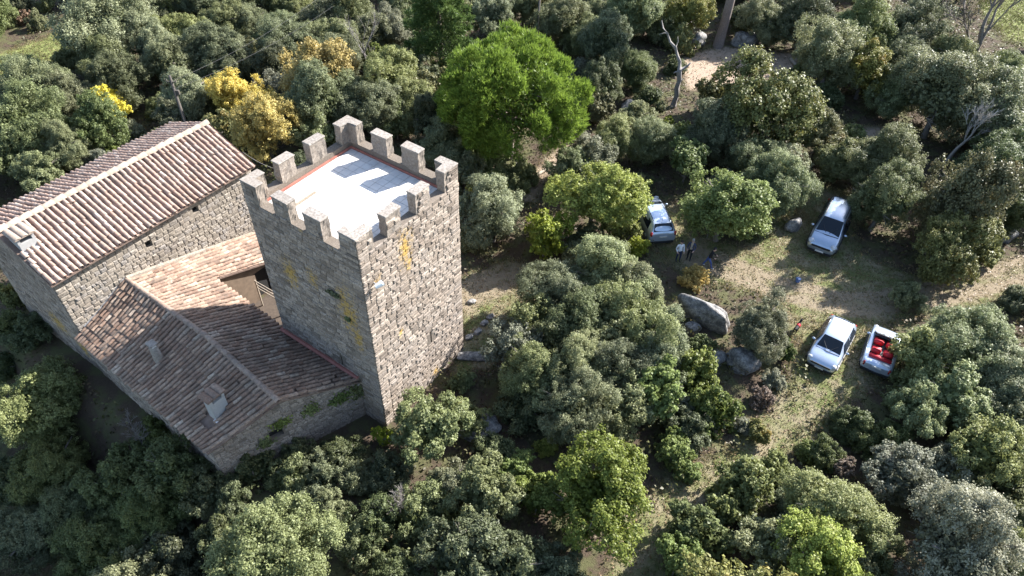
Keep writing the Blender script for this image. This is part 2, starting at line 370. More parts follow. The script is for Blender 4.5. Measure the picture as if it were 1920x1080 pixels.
# ------------------------------------------------------------------ the tower
TW, TV, TH = 7.0, 6.78, 13.22; CREN = 12.12; FL = 11.75; PT = .48
tower = tag(castle_empty('stone_tower'), 'tall square battlemented stone tower with a sunlit white roof terrace', 'tower')
mer_u = [(-7, -6.0), (-5.0, -4.0), (-3.05, -2.0), (-1.05, 0)]; mer_v = [(0, .95), (1.83, 2.78), (3.75, 4.73), (5.8, TV)]
def top_u(s, lo=0): return TH if any(a-.001 <= s-TW+lo <= b+.001 for a, b in mer_u) else CREN
def top_v(s): return TH if any(a-.001 <= s <= b+.001 for a, b in mer_v) else CREN
slitL = [(TW-2.62, TW-2.52, 3.35, 4.15)]; slitR = [(4.0, 4.1, 3.1, 4.0)]
flat = lambda s: CREN-.004
wL = wall_core('wall', (-TW, 0, 0), (0, 0, 0), -1.5, flat, slitL, M_mortar, tower, thick=PT)
wR = wall_core('wall', (0, .002, 0), (0, TV, 0), -1.5, flat, slitR, M_mortar, tower, thick=PT)
wB = wall_core('wall', (0, TV, 0), (-TW, TV, 0), -1.5, flat, [], M_mortar, tower, thick=PT)
wK = wall_core('wall', (-TW, TV, 0), (-TW, 0, 0), -1.5, flat, [], M_mortar, tower, thick=PT)
it = masonry((-TW, 0, 0), (0, 0, 0), -1.2, lambda s: top_u(s), slitL, .15, .27, .24, .62, (.012, .05), 3)
place_pieces('stone', STV, STV_DATA, M_stone, it, wL, 300, None, 'stones')
it = masonry((0, 0, 0), (0, TV, 0), -1.2, top_v, slitR, .15, .27, .24, .6, (.015, .065), 4)
place_pieces('stone', STV, STV_DATA, M_stone, it, wR, 300, None, 'stones')
it = masonry((0, TV, 0), (-TW, TV, 0), 6, lambda s: top_u(s, TW) if False else (TH if any(a <= -s <= b for a, b in mer_u) else CREN), [], .2, .3, .3, .65, (.015, .05), 5)
place_pieces('stone', STV, STV_DATA, M_stone, it, wB, 0, None, 'stones')
it = masonry((-TW, TV, 0), (-TW, 0, 0), 2, lambda s: (TH if any(a <= TV-s <= b for a, b in mer_v) else CREN), [], .2, .3, .3, .65, (.015, .05), 6)
place_pieces('stone', STV, STV_DATA, M_stone, it, wK, 0, None, 'stones')
def prism(bm, pts, z0, z1, rnd_=0.0):
    a = [bm.verts.new((x, y, z0)) for x, y in pts]; b = [bm.verts.new((x+random.uniform(-rnd_, rnd_), y+random.uniform(-rnd_, rnd_), z1+random.uniform(-rnd_, rnd_))) for x, y in pts]; n = len(pts)
    bm.faces.new(b); bm.faces.new(a[::-1])
    for k in range(n): bm.faces.new((a[k], a[(k+1) % n], b[(k+1) % n], b[k]))
def merlon(pts):
    cx = sum(p[0] for p in pts)/len(pts); cy = sum(p[1] for p in pts)/len(pts)
    bm = bmesh.new(); prism(bm, pts, CREN-.05, TH-.07); bmesh.ops.subdivide_edges(bm, edges=bm.edges[:], cuts=5, use_grid_fill=True)
    bm.normal_update()
    for v in bm.verts: v.co += v.normal*(.055*noise.noise(v.co*3.1)+.035*noise.noise(v.co*8)-.012)
    o = bmobj('merlon', bm, M_merl, tower)
    bm = bmesh.new(); q = [(x+(.025 if x > cx else -.025)*(0 if abs(x-cx) < .02 else 1), y+(.025 if y > cy else -.025)) for x, y in pts]
    prism(bm, q, TH-.07, TH+random.uniform(-.01, .03), .015); bmesh.ops.bevel(bm, geom=[e for e in bm.edges], offset=.018, segments=1, affect='EDGES')
    bmobj('cap_slab', bm, M_cap, o)
for (a, b) in mer_u[1:3]:
    merlon([(a, 0), (b, 0), (b, PT), (a, PT)]); merlon([(a, TV-PT), (b, TV-PT), (b, TV), (a, TV)])
for (a, b) in mer_v[1:3]:
    merlon([(-PT, a), (0, a), (0, b), (-PT, b)]); merlon([(-TW, a), (-TW+PT, a), (-TW+PT, b), (-TW, b)])
A_ = 1.0
merlon([(-A_, 0), (0, 0), (0, A_), (-PT, A_), (-PT, PT), (-A_, PT)])
merlon([(-TW, 0), (-TW+A_, 0), (-TW+A_, PT), (-TW+PT, PT), (-TW+PT, A_), (-TW, A_)])
merlon([(-PT, TV-A_), (0, TV-A_), (0, TV), (-A_, TV), (-A_, TV-PT), (-PT, TV-PT)])
merlon([(-TW, TV-A_), (-TW+PT, TV-A_), (-TW+PT, TV-PT), (-TW+A_, TV-PT), (-TW+A_, TV), (-TW, TV)])
# parapet lining stones on the inner faces
bm = bmesh.new(); box(bm, (-TW/2, TV/2, FL-.15), (TW-2*PT+.02, TV-2*PT+.02, .26)); fl = bmobj('terrace_floor', bm, M_grout, tower)
iu, iv = TW-2*PT-.16, TV-2*PT-.16; nu, nv = 12, 12
tm = bpy.data.meshes.new('floor_tile'); bm = bmesh.new(); box(bm, (0, 0, .008), (iu/nu-.018, iv/nv-.018, .016), bev=.003); bm.to_mesh(tm); bm.free(); tm.materials.append(M_floor)
for i in range(nu):
    for j in range(nv):
        o = link(bpy.data.objects.new('floor_tile', tm), fl); o.location = (-TW+PT+.08+(i+.5)*iu/nu, PT+.08+(j+.5)*iv/nv, FL-.02+random.uniform(-.002, .002)); o.rotation_euler = (random.uniform(-.004, .004), random.uniform(-.004, .004), 0)
for k, (c, s) in enumerate([((-TW/2, PT+.03, FL+.03), (TW-2*PT, .06, .16)), ((-TW/2, TV-PT-.03, FL+.03), (TW-2*PT, .06, .16)), ((-PT-.03, TV/2, FL+.031), (.06, TV-2*PT-.12, .16)), ((-TW+PT+.03, TV/2, FL+.031), (.06, TV-2*PT-.12, .16))]):
    bm = bmesh.new(); box(bm, c, s, bev=.012); bmobj('red_edging', bm, M_red, tower)
# low hatch on the terrace
bm = bmesh.new(); box(bm, (-5.75, 1.75, FL+.04), (1.1, 1.5, .08), bev=.01); ht = bmobj('hatch', bm, plain('hatch_board', (.50, .42, .33), .8), tower)
bm = bmesh.new(); box(bm, (-5.17, 1.75, FL+.06), (.07, 1.56, .12), bev=.01); bmobj('hatch_rim', bm, M_wood, ht)
# white floodlight on the lit face
e = tag(castle_empty('floodlight'), 'small white floodlight on a bracket high on the tower wall', 'lamp')
bm = bmesh.new(); tube(bm, [(.04, .62, 10.35), (.3, .62, 10.3)], [.03, .03]); bmobj('bracket', bm, M_zinc, e)
bm = bmesh.new(); tube(bm, [(.22, .5, 10.28), (.34, .78, 10.36), (.36, .85, 10.38)], [.10, .15, .155], 12); bmobj('housing', bm, plain('white_enamel', (.75, .75, .74), .4), e)
bm = bmesh.new(); tube(bm, [(.36, .855, 10.381), (.362, .862, 10.383)], [.13, .13], 12); bmobj('lens', bm, plain('lamp_glass', (.03, .03, .035), .1), e)

# ------------------------------------------------------------------ roof tiles
def tile_variant(i, L=.5, r=.5):
    rng = random.Random(i); bm = bmesh.new(); n = 7; rows = []
    for t, rr in ((0, .46), (.98, .56), (1.0, .56)):
        rows.append([])
        for k in range(n):
            a = math.pi*k/(n-1); w = 1+rng.uniform(-.05, .05)
            rows[-1].append(bm.verts.new((math.cos(a)*rr*w, t, math.sin(a)*rr*.95*w - (.14 if t == 1.0 else 0))))
    for a, b in zip(rows[:-1], rows[1:]):
        for k in range(n-1): bm.faces.new((a[k], b[k], b[k+1], a[k+1]))
    m = bpy.data.meshes.new('roof_tile'); bm.to_mesh(m); bm.free(); m.shade_smooth()
    a = m.attributes.new('tint', 'FLOAT', 'FACE'); a.data.foreach_set('value', [.17*i]*len(m.polygons)); return m
TLV = [tile_variant(i) for i in range(5)]
TLD = [(np.array([v.co[:] for v in m.vertices]), [list(p.vertices) for p in m.polygons]) for m in TLV]
def frame(P, dn, ac, nr): return Matrix(((ac.x, dn.x, nr.x, P.x), (ac.y, dn.y, nr.y, P.y), (ac.z, dn.z, nr.z, P.z), (0, 0, 0, 1)))
def tiled(surf, ncol, rngt, course, pitch, keep=None, seed=0, sag=.02):
    """surf(s,t)->castle point; s in 0..1 across, t metres down from the ridge"""
    rng = random.Random(seed); caps, chans = [], []
    for c in range(ncol):
        s = (c+.5)/ncol; t0, t1 = rngt(s); n = max(1, round((t1-t0)/course)); st = (t1-t0)/n; sh = rng.uniform(-.015, .015)
        for k in range(n):
            t = t0+k*st
            for half, lst in ((0, caps), (.5, chans)):
                ss = s+half/ncol
                if half and (ss > 1 or k < 0): continue
                if keep and not keep(ss, t): continue
                P = surf(ss, t); Q = surf(ss, t+.05); R = surf(min(1, ss+.01), t); Lf = surf(max(0, ss-.01), t)
                dn = (Q-P).normalized(); ac = (R-Lf).normalized(); nr = ac.cross(dn); nr = nr if nr.z > 0 else -nr; nr.normalize(); ac = dn.cross(nr)
                wd_ = ((R-Lf).length/(.01*(2 if 0 < ss-.01 and ss+.01 <= 1 else 1)))/ncol
                lift = (.035 if not half else .03)+rng.uniform(-.008, .01)-.0*k
                tilt = -.055+rng.uniform(-.02, .02)
                P = P+nr*(lift+.02+.03*noise.noise(P*.9))+ac*(sh+rng.uniform(-.02, .02)+.03*noise.noise(P*.6+Vector((9, 3, 1))))+dn*(rng.uniform(-.03, .03)+(.1 if rng.random() < .02 else 0))
                M = frame(P, dn, ac, nr) @ Matrix.Rotation(rng.uniform(-.055, .055), 4, 'Z') @ Matrix.Rotation(-tilt if not half else .0, 4, 'X')
                w = wd_*rng.uniform(.66, .74) if not half else wd_*.62
                Ln = st*1.13
                S = Matrix.Diagonal((w, Ln, w*1.1 if not half else -w*.5, 1))
                lst.append((rng.randrange(5), M @ S, 1+(k == n-1)+rng.random()*.1))
    return caps, chans
def roof_bed(name, surf, S, T, mat, parent, th=.12, keep=None):
    bm = bmesh.new(); g = [[surf(s, t) for t in T(s)] for s in S]; v = [[bm.verts.new(p) for p in r] for r in g]; w = [[bm.verts.new(p-Z*th) for p in r] for r in g]
    n, k = len(g), len(g[0])
    for i in range(n-1):
        for j in range(k-1):
            bm.faces.new((v[i][j], v[i][j+1], v[i+1][j+1], v[i+1][j])); bm.faces.new((w[i][j], w[i+1][j], w[i+1][j+1], w[i][j+1]))
    for i in range(n-1):
        for j in (0, k-1): bm.faces.new((v[i][j], v[i+1][j], w[i+1][j], w[i][j]))
    for j in range(k-1):
        for i in (0, n-1): bm.faces.new((v[i][j], v[i][j+1], w[i][j+1], w[i][j]))
    return bmobj(name, bm, mat, parent)
def ridge_tiles(pts, parent, mat, r=.17, L=.45):
    tot = 0
    for a, b in zip(pts[:-1], pts[1:]):
        a, b = Vector(a), Vector(b); n = max(1, round((b-a).length/L)); d = (b-a)/n; dn = d.normalized(); ac = dn.cross(Z).normalized()
        for k in range(n):
            P = a+d*k; M = frame(P-Z*.02, dn, ac, Z) @ Matrix.Rotation(random.uniform(-.04, .04), 4, 'Z') @ Matrix.Rotation(.03, 4, 'X') @ Matrix.Diagonal((r*2, d.length*1.08, r*1.9, 1))
            key = ('rt', mat.name, k % 5)
            if key not in CACHE: m = TLV[k % 5].copy(); m.materials.clear(); m.materials.append(mat); CACHE[key] = m
            o = link(bpy.data.objects.new('ridge_tile', CACHE[key]), parent); o.matrix_local = M
CACHE = {}
# ------------------------------------------------------------------ the tall house
house = tag(castle_empty('stone_house'), 'tall stone house with a long two-sided tiled roof left of the tower', 'house')
HU0, HUR, HU1 = -15.4, -18.8, -22.5; HV0, HV1 = -6.6, 5.95; HE, HR = 7.22, 8.62; OV = .32
def hf(s, t): # front slope
    v = HV0-.12+(HV1-HV0+.24)*s; L = math.hypot(HU0+OV-HUR, HR-HE+.09); k = t/L
    return Vector((HUR+(HU0+OV-HUR)*k, v, HR+(HE-.09-HR)*k - .05*math.sin(math.pi*min(1, k))*math.sin(math.pi*s)))
def hb(s, t):
    v = HV0-.12+(HV1-HV0+.24)*s; L = math.hypot(HUR-HU1+OV, HR-HE+.09); k = t/L
    return Vector((HUR+(HU1-OV-HUR)*k, v, HR+(HE-.09-HR)*k))
Lf_ = math.hypot(HU0+OV-HUR, HR-HE+.09); Lb_ = math.hypot(HUR-HU1+OV, HR-HE+.09)
S_ = [i/12 for i in range(13)]
hr = roof_bed('roof', hf, S_, lambda s: [Lf_*j/6 for j in range(7)], M_under, house)
hr2 = roof_bed('roof', hb, S_, lambda s: [Lb_*j/4 for j in range(5)], M_under, house)
caps, ch = tiled(hf, 42, lambda s: (.08, Lf_-.02), .40, .33, seed=1, keep=lambda s, t: not (.005 < s < .075 and t < 1.35))
place_pieces('roof_tile', TLV, TLD, M_tileA, caps, hr, 300, None, 'roof_tiles'); place_pieces('channel_tile', TLV, TLD, M_tileA, ch, hr, 0, None, 'channel_tiles')
caps, ch = tiled(hb, 42, lambda s: (.08, Lb_-.02), .42, .33, seed=2)
place_pieces('roof_tile', TLV, TLD, M_tileA, caps, hr2, 0, None, 'roof_tiles'); place_pieces('channel_tile', TLV, TLD, M_tileA, ch, hr2, 0, None, 'channel_tiles')
ridge_tiles([(HUR, HV0-.15, HR+.1), (HUR, HV1+.15, HR+.1)], hr, M_ridge, .19, .62)
hH = [(8.22-.0, 8.62, 6.15, 6.55), (5.02, 5.42, 5.75, 6.2)]  # measured along the wall from its left end
fl7 = lambda s: HE-.02
def gab(s): u = HU1+s; return HR-.1-(abs(u-HUR)*((HR-HE)/(HU0-HUR if u > HUR else HUR-HU1)))
hw = wall_core('wall', (HU0, HV0, 0), (HU0, HV1, 0), -2.5, fl7, hH, M_mortar2, house, thick=.4)
hw2 = wall_core('wall', (HU1, HV0, 0), (HU0, HV0, 0), -4.5, gab, [], M_mortar, house, thick=.4, steps=40)
hw3 = wall_core('wall', (HU0, HV1, 0), (HU1, HV1, 0), -3, lambda s: gab(HU0-HU1-s), [], M_mortar, house, thick=.4, steps=40)
hw4 = wall_core('wall', (HU1, HV1, 0), (HU1, HV0, 0), -4, fl7, [], M_mortar, house, thick=.4)
it = masonry((HU0, HV0, 0), (HU0, HV1, 0), 1.0, fl7, hH, .16, .30, .2, .5, (.02, .075), 11, weightf=lambda s, z: 1 if z > 3.5 else .2)
place_pieces('stone', STV, STV_DATA, M_stone2, it, hw, 300, None, 'stones')
it = masonry((HU1, HV0, 0), (HU0, HV0, 0), -4, gab, [], .16, .3, .22, .55, (.015, .05), 12, weightf=lambda s, z: .3+(z+4)/12)
place_pieces('stone', STV, STV_DATA, M_stone, it, hw2, 300, None, 'stones')
def chimney(parent, c, su, sv_, h, zb, cap_mat=M_tileB):
    """masonry chimney with an opening under a tiled cap, facing +u"""
    bm = bmesh.new(); u, v = c
    for a, s, zc, hh in (((u, v), (su, sv_), zb+(h-.32)/2, h-.32),):
        box(bm, (a[0], a[1], zc), (s[0], s[1], hh), bev=.02)
    for dv in (-1, 1): box(bm, (u, v+dv*(sv_/2-.07), zb+h-.17), (su, .14, .32))
    box(bm, (u-su/2+.06, v, zb+h-.17), (.1, sv_-.3, .31))
    o = bmobj('chimney', bm, M_grey, parent)
    bm = bmesh.new(); box(bm, (u, v, zb+h+.02), (su+.22, sv_+.24, .06), bev=.015); bmobj('cap_slab', bm, cap_mat, o)
    for k in range(3):
        m = CACHE.setdefault(('ct', cap_mat.name), TLV[k].copy()); m.materials.clear(); m.materials.append(cap_mat)
        t = link(bpy.data.objects.new('cap_tile', m), o); w = (sv_+.2)/3
        t.matrix_local = frame(Vector((u-su/2-.1, v-(sv_+.2)/2+w*(k+.5), zb+h+.05)), Vector((1, 0, -.06)).normalized(), Vector((0, 1, 0)), Z) @ Matrix.Diagonal((w*.9, su+.22, w*.6, 1))
    return o
hc = chimney(house, (-17.75, HV0+.55), .95, .85, 1.05, 7.75, M_ridge)
bm = bmesh.new(); box(bm, (-17.2, HV0+.55, 7.98), (.35, 1.1, .08), bev=.02); bmobj('mortar_skirt', bm, M_white, hc)
# ------------------------------------------------------------------ the annex
annex = tag(castle_empty('stone_annex'), 'low stone annex with an old tiled roof wrapped round a small courtyard', 'house')
RP = [Vector((-15.4, -3.3, 4.8)), Vector((-8.45, -3.43, 4.8)), Vector((-2.45, -4.07, 4.8))]
def lerp(a, b, t): return a+(b-a)*t
def ridge(s):
    u = -15.4+12.95*s
    return lerp(RP[0], RP[1], (u+15.4)/6.95) if u < -8.45 else lerp(RP[1], RP[2], (u+8.45)/6.0)
EA, EB = Vector((-15.4, -6.86, 3.22)), Vector((-3.95, -7.42, 3.3))
def sfront(s, t):
    a, b = ridge(s), lerp(EA, EB, s); q = lerp(a, b, t/3.85); q.z -= .07*math.sin(math.pi*max(0, min(1, t/3.85))); return q
def ecourt(s):
    u = lerp(-15.4, -1.34, s); z = lerp(3.84, 3.22, sstep(-14.5, -8.2, u)) if u < -8.2 else lerp(3.22, 2.98, sstep(-8.2, -7, u))
    return Vector((u, .08 if u < -7 else -.02, z))
def sback(s, t):
    a, b = ridge(s), ecourt(s); return lerp(a, b, t)          # t is a fraction here, >1 runs on along the house wall
def sback_m(s, t): return sback(s, t/3.9)
def tmax(s): return 2.5*3.9 if lerp(-15.4, -1.34, s) < -12.65 else 3.9
af = roof_bed('roof', sfront, [i/16 for i in range(17)], lambda s: [3.85*j/5 for j in range(6)], M_under, annex)
ab = roof_bed('roof', sback_m, [i/24 for i in range(25)], lambda s: [3.9*j/5 for j in range(6)], M_under, annex)
ab2 = roof_bed('roof', lambda s, t: sback_m(s*(-12.65+15.4)/14.06, t), [i/4 for i in range(5)], lambda s: [3.9+5.85*j/6 for j in range(7)], M_under, annex)
def hole(s, t):
    p = sfront(s, t); return not (abs(p.x-CH1[0]) < .42 and abs(p.y-CH1[1]) < .5)
CH1 = (-4.95, -5.75); CH2 = (-9.95, -5.45)
caps, ch = tiled(sfront, 46, lambda s: (.05, 3.87), .42, .29, seed=3, keep=hole)
place_pieces('roof_tile', TLV, TLD, M_tileB, caps, af, 300, None, 'roof_tiles'); place_pieces('channel_tile', TLV, TLD, M_tileB, ch, af, 0, None, 'channel_tiles')
caps, ch = tiled(sback_m, 48, lambda s: (.05, tmax(s)), .43, .31, seed=4)
place_pieces('roof_tile', TLV, TLD, M_tileB, caps, ab, 300, None, 'roof_tiles'); place_pieces('channel_tile', TLV, TLD, M_tileB, ch, ab, 0, None, 'channel_tiles')
ridge_tiles([RP[0]+Z*.06, RP[1]+Z*.06, RP[2]+Z*.06], af, tile_mat('old_ridge_tile', [(0, (.25, .165, .12)), (1, (.36, .265, .20))], (.15, .12, .10), .4), .15, .45)
# flashing against the tower and mortar line against the house
bm = bmesh.new(); tube(bm, [(-7.05, -.10, 3.30), (-4.2, -.10, 3.28), (-1.45, -.10, 3.20)], [.13, .13, .12], 6); bmobj('red_flashing', bm, M_red, annex)
bm = bmesh.new()
tube(bm, [tuple(sback(0, t)+Vector((.1, 0, .09))) for t in (0, .4, .8, 1.2, 1.6, 2, 2.4)], [.14, .16, .15, .15, .13, .12, .1], 6); bmobj('mortar_fillet', bm, M_mortar2, annex)
bm = bmesh.new(); tube(bm, [tuple(sfront(0, t)+Vector((.05, 0, .12))) for t in (0, .8, 1.6, 2.4, 3.2)], [.07]*5, 6); bmobj('lead_flashing', bm, M_zinc, annex)
# walls
GA, GB, GR = Vector((-4.02, -7.2, 0)), Vector((-1.45, -.03, 0)), Vector((-2.55, -4.07, 0))
Lg = (GB-GA).length
def gtop(s):
    k = s/Lg; p = lerp(GA, GB, k); q = (p.y+7.2)/(7.2-4.07); return (lerp(3.3, 4.74, q) if q < 1 else lerp(4.74, 2.95, (p.y+4.07)/4.07))-.02
gh = [(2.62, 3.3, 1.75, 2.4)]
aw = wall_core('wall', GA, GB, -3.5, gtop, gh, M_mortar, annex, thick=.45, steps=30)
it = masonry(GA, GB, -3, gtop, gh, .14, .26, .2, .5, (.015, .05), 21); place_pieces('stone', STV, STV_DATA, M_stone, it, aw, 300, None, 'stones')
aw2 = wall_core('wall', (-15.4, -6.62, 0), GA, -4.5, lambda s: 3.28, [], M_mortar, annex, thick=.45)
it = masonry((-15.4, -6.62, 0), GA, -4, lambda s: 3.26, [], .16, .3, .22, .55, (.015, .05), 22, weightf=lambda s, z: (z+5))
place_pieces('stone', STV, STV_DATA, M_stone, it, aw2, 300, None, 'stones')
# courtyard: inner walls, door, floor, rails
cw = wall_core('wall', (-12.75, .0, 0), (-12.75, 6.2, 0), -.5, lambda s: 3.75-.27*s-.15, [(2.6, 4.1, -.4, 2.15)], M_plaster, annex, thick=.3, steps=8)
cw2 = wall_core('wall', (-7.05, .05, 0), (-12.75, .05, 0), -.5, lambda s: 3.05+.1*s, [], M_plaster, annex, thick=.25, steps=8)
cw3 = wall_core('wall', (-12.7, 6.2, 0), (-7.0, 6.2, 0), -.5, lambda s: 2.0, [], M_stone2, annex, thick=.35, steps=8)
bm = bmesh.new(); box(bm, (-9.9, 3.1, .02), (5.6, 6.1, .1)); bmobj('courtyard_floor', bm, plain('court_earth_shade_tone', (.07, .052, .038), .95, nz=.3), annex)  # earth colour lowered to carry the courtyard's shade
def rail(name, pts, r=.035):
    bm = bmesh.new(); tube(bm, pts, [r]*len(pts), 6); return bmobj(name, bm, M_wood, annex)
for k in range(3): rail('rail', [(-12.2, 2.2, 1.6+.28*k), (-9.3, 2.35, 1.45+.28*k)])
for k in range(3): rail('rail', [(-9.3, 2.35, 1.45+.28*k), (-7.2, 1.2, 1.15+.28*k)])
for p in ((-12.2, 2.2), (-10.6, 2.28), (-9.3, 2.35), (-7.3, 1.25)): rail('post', [(p[0], p[1], 0), (p[0], p[1], 2.25)], .05)
for k in range(5): rail('plank', [(-8.9+.28*k, 2.4, 1.3), (-8.0+.28*k, 4.2, 1.35)], .05)
c1 = chimney(annex, CH1, .55, .8, 1.9, 3.35)
bm = bmesh.new(); box(bm, (CH1[0]+.3, CH1[1], 3.86), (.25, 1.05, .07), Matrix.Translation((0, 0, 0)), .02); bmobj('mortar_skirt', bm, M_white, c1)
bm = bmesh.new(); tube(bm, [(CH2[0], CH2[1], 3.4), (CH2[0], CH2[1], 4.2), (CH2[0]-.02, CH2[1], 4.9), (CH2[0], CH2[1]+.02, 4.95)], [.27, .24, .2, .17], 9); c2 = bmobj('chimney', bm, M_cap, annex, True)
bm = bmesh.new(); box(bm, (CH2[0], CH2[1], 5.12), (.5, .42, .07), Matrix.Rotation(.0, 4, 'Z'), .02); bmobj('cap_slab', bm, M_cap, c2)
bm = bmesh.new()
for q in (-1, 1): box(bm, (CH2[0]+.12*q, CH2[1], 5.01), (.09, .22, .14))
bmobj('cap_leg', bm, M_white, c2)
# ------------------------------------------------------------------ foliage meshes
def unit(a): return a/np.maximum(1e-9, np.linalg.norm(a, axis=-1, keepdims=True))
def leaf_quads(P, N, size, rng, tint, asp=.55):
    n = len(P); r = unit(rng.normal(size=(n, 3))); t = unit(np.cross(N, r)); b = np.cross(N, t)
    s = (size*rng.uniform(.4, 1.0, n)**1.0*1.45)[:, None]; a = asp*rng.uniform(.8, 1.25, (n, 1))
    bend = N*s*.18
    v = np.stack([P-t*s*.5, P+b*s*a*.5+bend, P+t*s*.5, P-b*s*a*.5+bend], 1).reshape(-1, 3)
    return v, np.arange(4*n).reshape(n, 4), tint
def finish(parts, name):
    V_, Q_, T_ = [], [], []; off = 0
    for v, q, t in parts: V_.append(v); Q_.append(q+off); T_.append(t); off += len(v)
    return np_mesh(name, np.concatenate(V_), np.concatenate(Q_), None, np.concatenate(T_))
def lobes(rng, R, zr, nl, lo, zmin, base=.68, amp=.2):
    d = unit(rng.normal(size=(nl*4, 3))); d = d[d[:, 2] > zmin][:nl]
    ph = rng.uniform(0, 6.28, 6); k = rng.uniform(1.5, 3.2, 6)
    shp = base+amp*(np.sin(d[:, 0]*k[0]*2+ph[0])*np.cos(d[:, 1]*k[1]*2+ph[1])*.6+np.sin(d[:, 2]*k[2]*2+ph[2])*.25+rng.uniform(-.5, .5, len(d))*.7)
    c = d*shp[:, None]*np.array([R, R, R*zr]); return c, d, rng.uniform(lo[0], lo[1], len(d))*R
def crown(seed, R, zr, nl, nleaf, leaf, lo=(.20, .36), zmin=-.75, loose=.0, fill=.15, upb=.6, asp=.55, amp=.34):
    rng = np.random.default_rng(seed); c, d, lr = lobes(rng, R, zr, nl, lo, zmin, amp=amp)
    # boughs first: a crown is several rounded masses of different height and reach
    nb = int(rng.integers(5, 8)); th = np.arange(nb)*2*np.pi/nb+rng.uniform(-.5, .5, nb)+rng.uniform(0, 6.28); br_ = rng.uniform(.42, .62, nb)*R; rad = rng.uniform(.24, .48, nb)*R
    bc = np.stack([np.cos(th)*rad, np.sin(th)*rad, rng.uniform(-.32, .32, nb)*R*zr], -1); bc = np.vstack([bc, [[rng.uniform(-.15, .15)*R, rng.uniform(-.15, .15)*R, rng.uniform(.30, .46)*R*zr]]]); br_ = np.append(br_, rng.uniform(.38, .5)*R)
    bi = rng.choice(nb+1, nl, p=br_**2/(br_**2).sum()); od = unit(bc[bi]+1e-3); d = unit(rng.normal(size=(nl, 3))+od*.55+np.array([0, 0, .15]))
    c = bc[bi]+d*(br_[bi]*rng.uniform(.62, .98, nl))[:, None]*np.array([1, 1, .9]); c[:, 2] = np.maximum(c[:, 2], -.8*R*zr); lr = rng.uniform(lo[0], lo[1], nl)*R*.72
    k = 20; sd = unit(rng.normal(size=(len(c), k, 3))+d[:, None, :]*.7+np.array([0, 0, .25])); sc = c[:, None, :]+sd*lr[:, None, None]*rng.uniform(.55, 1.0+loose*.5, (len(c), k, 1))
    sr = lr[:, None]*rng.uniform(.24, .46, (len(c), k))*(1-loose*.3); ct = rng.uniform(0, 1, (len(c), k))
    sc, sr, ct, sdd = sc.reshape(-1, 3), sr.ravel(), ct.ravel(), sd.reshape(-1, 3)
    w = sr**2; pick = rng.choice(len(sc), nleaf, p=w/w.sum())
    ld = unit(rng.normal(size=(nleaf, 3))+sdd[pick]*.8)
    P = sc[pick]+ld*(sr[pick]*rng.uniform(.3, 1.2, nleaf))[:, None]+rng.normal(size=(nleaf, 3))*(sr[pick]*(.22+.3*loose))[:, None]
    N = unit(ld*.8+rng.normal(size=(nleaf, 3))*.45+np.array([0, 0, upb])); t = np.clip(.55*ct[pick]+.45*rng.uniform(0, 1, nleaf), 0, 1)
    parts = [leaf_quads(P, N, leaf, rng, t, asp)]
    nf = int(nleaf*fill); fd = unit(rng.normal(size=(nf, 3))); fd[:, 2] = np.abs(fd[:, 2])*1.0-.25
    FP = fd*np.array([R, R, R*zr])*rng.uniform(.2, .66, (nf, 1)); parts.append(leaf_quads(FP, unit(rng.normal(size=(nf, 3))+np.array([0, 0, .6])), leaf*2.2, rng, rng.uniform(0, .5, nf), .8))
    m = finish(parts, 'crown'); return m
def limbs_mesh(seed, R, H, rt, n=6, bare=0):
    rng = random.Random(seed); bm = bmesh.new(); b = Vector((0, 0, -.3)); k = [Vector((rng.uniform(-.12, .12)*i*R*.25, rng.uniform(-.12, .12)*i*R*.25, H*i/4)) for i in range(5)]
    tube(bm, [b]+k, [rt*1.35, rt*1.1, rt*.95, rt*.8, rt*.6, rt*.35], 8)
    for i in range(n):
        s = k[2+i % 3]; a = 6.283*i/n+rng.uniform(-.5, .5); e = s+Vector((math.cos(a)*R*.62, math.sin(a)*R*.62, R*rng.uniform(.05, .25)))
        m_ = lerp(s, e, .5)+Vector((rng.uniform(-.1, .1)*R, rng.uniform(-.1, .1)*R, -.06*R)); tube(bm, [s, m_, e], [rt*.5, rt*.33, rt*.12], 6)
        for q in range(2):
            e2 = e+Vector((rng.uniform(-.2, .2)*R, rng.uniform(-.2, .2)*R, rng.uniform(-.1, .1)*R)); tube(bm, [m_, lerp(m_, e2, .6), e2], [rt*.22, rt*.14, rt*.05], 5)
    for i in range(46 if rt > .1 else 26):   # fine twigs reaching out to the leaves
        a, el = rng.uniform(0, 6.283), rng.uniform(-.1, 1.3); e = k[3]+Vector((math.cos(a)*math.cos(el), math.sin(a)*math.cos(el), math.sin(el)*.6))*R*rng.uniform(.55, .8); s0 = lerp(k[3], e, rng.uniform(.3, .5))
        tube(bm, [s0, lerp(s0, e, .55)+Vector((rng.uniform(-.08, .08)*R, rng.uniform(-.08, .08)*R, 0)), e], [rt*.11, rt*.08, rt*.04], 3, cap=False)
    m = bpy.data.meshes.new('trunk'); bm.to_mesh(m); bm.free(); m.shade_smooth(); return m
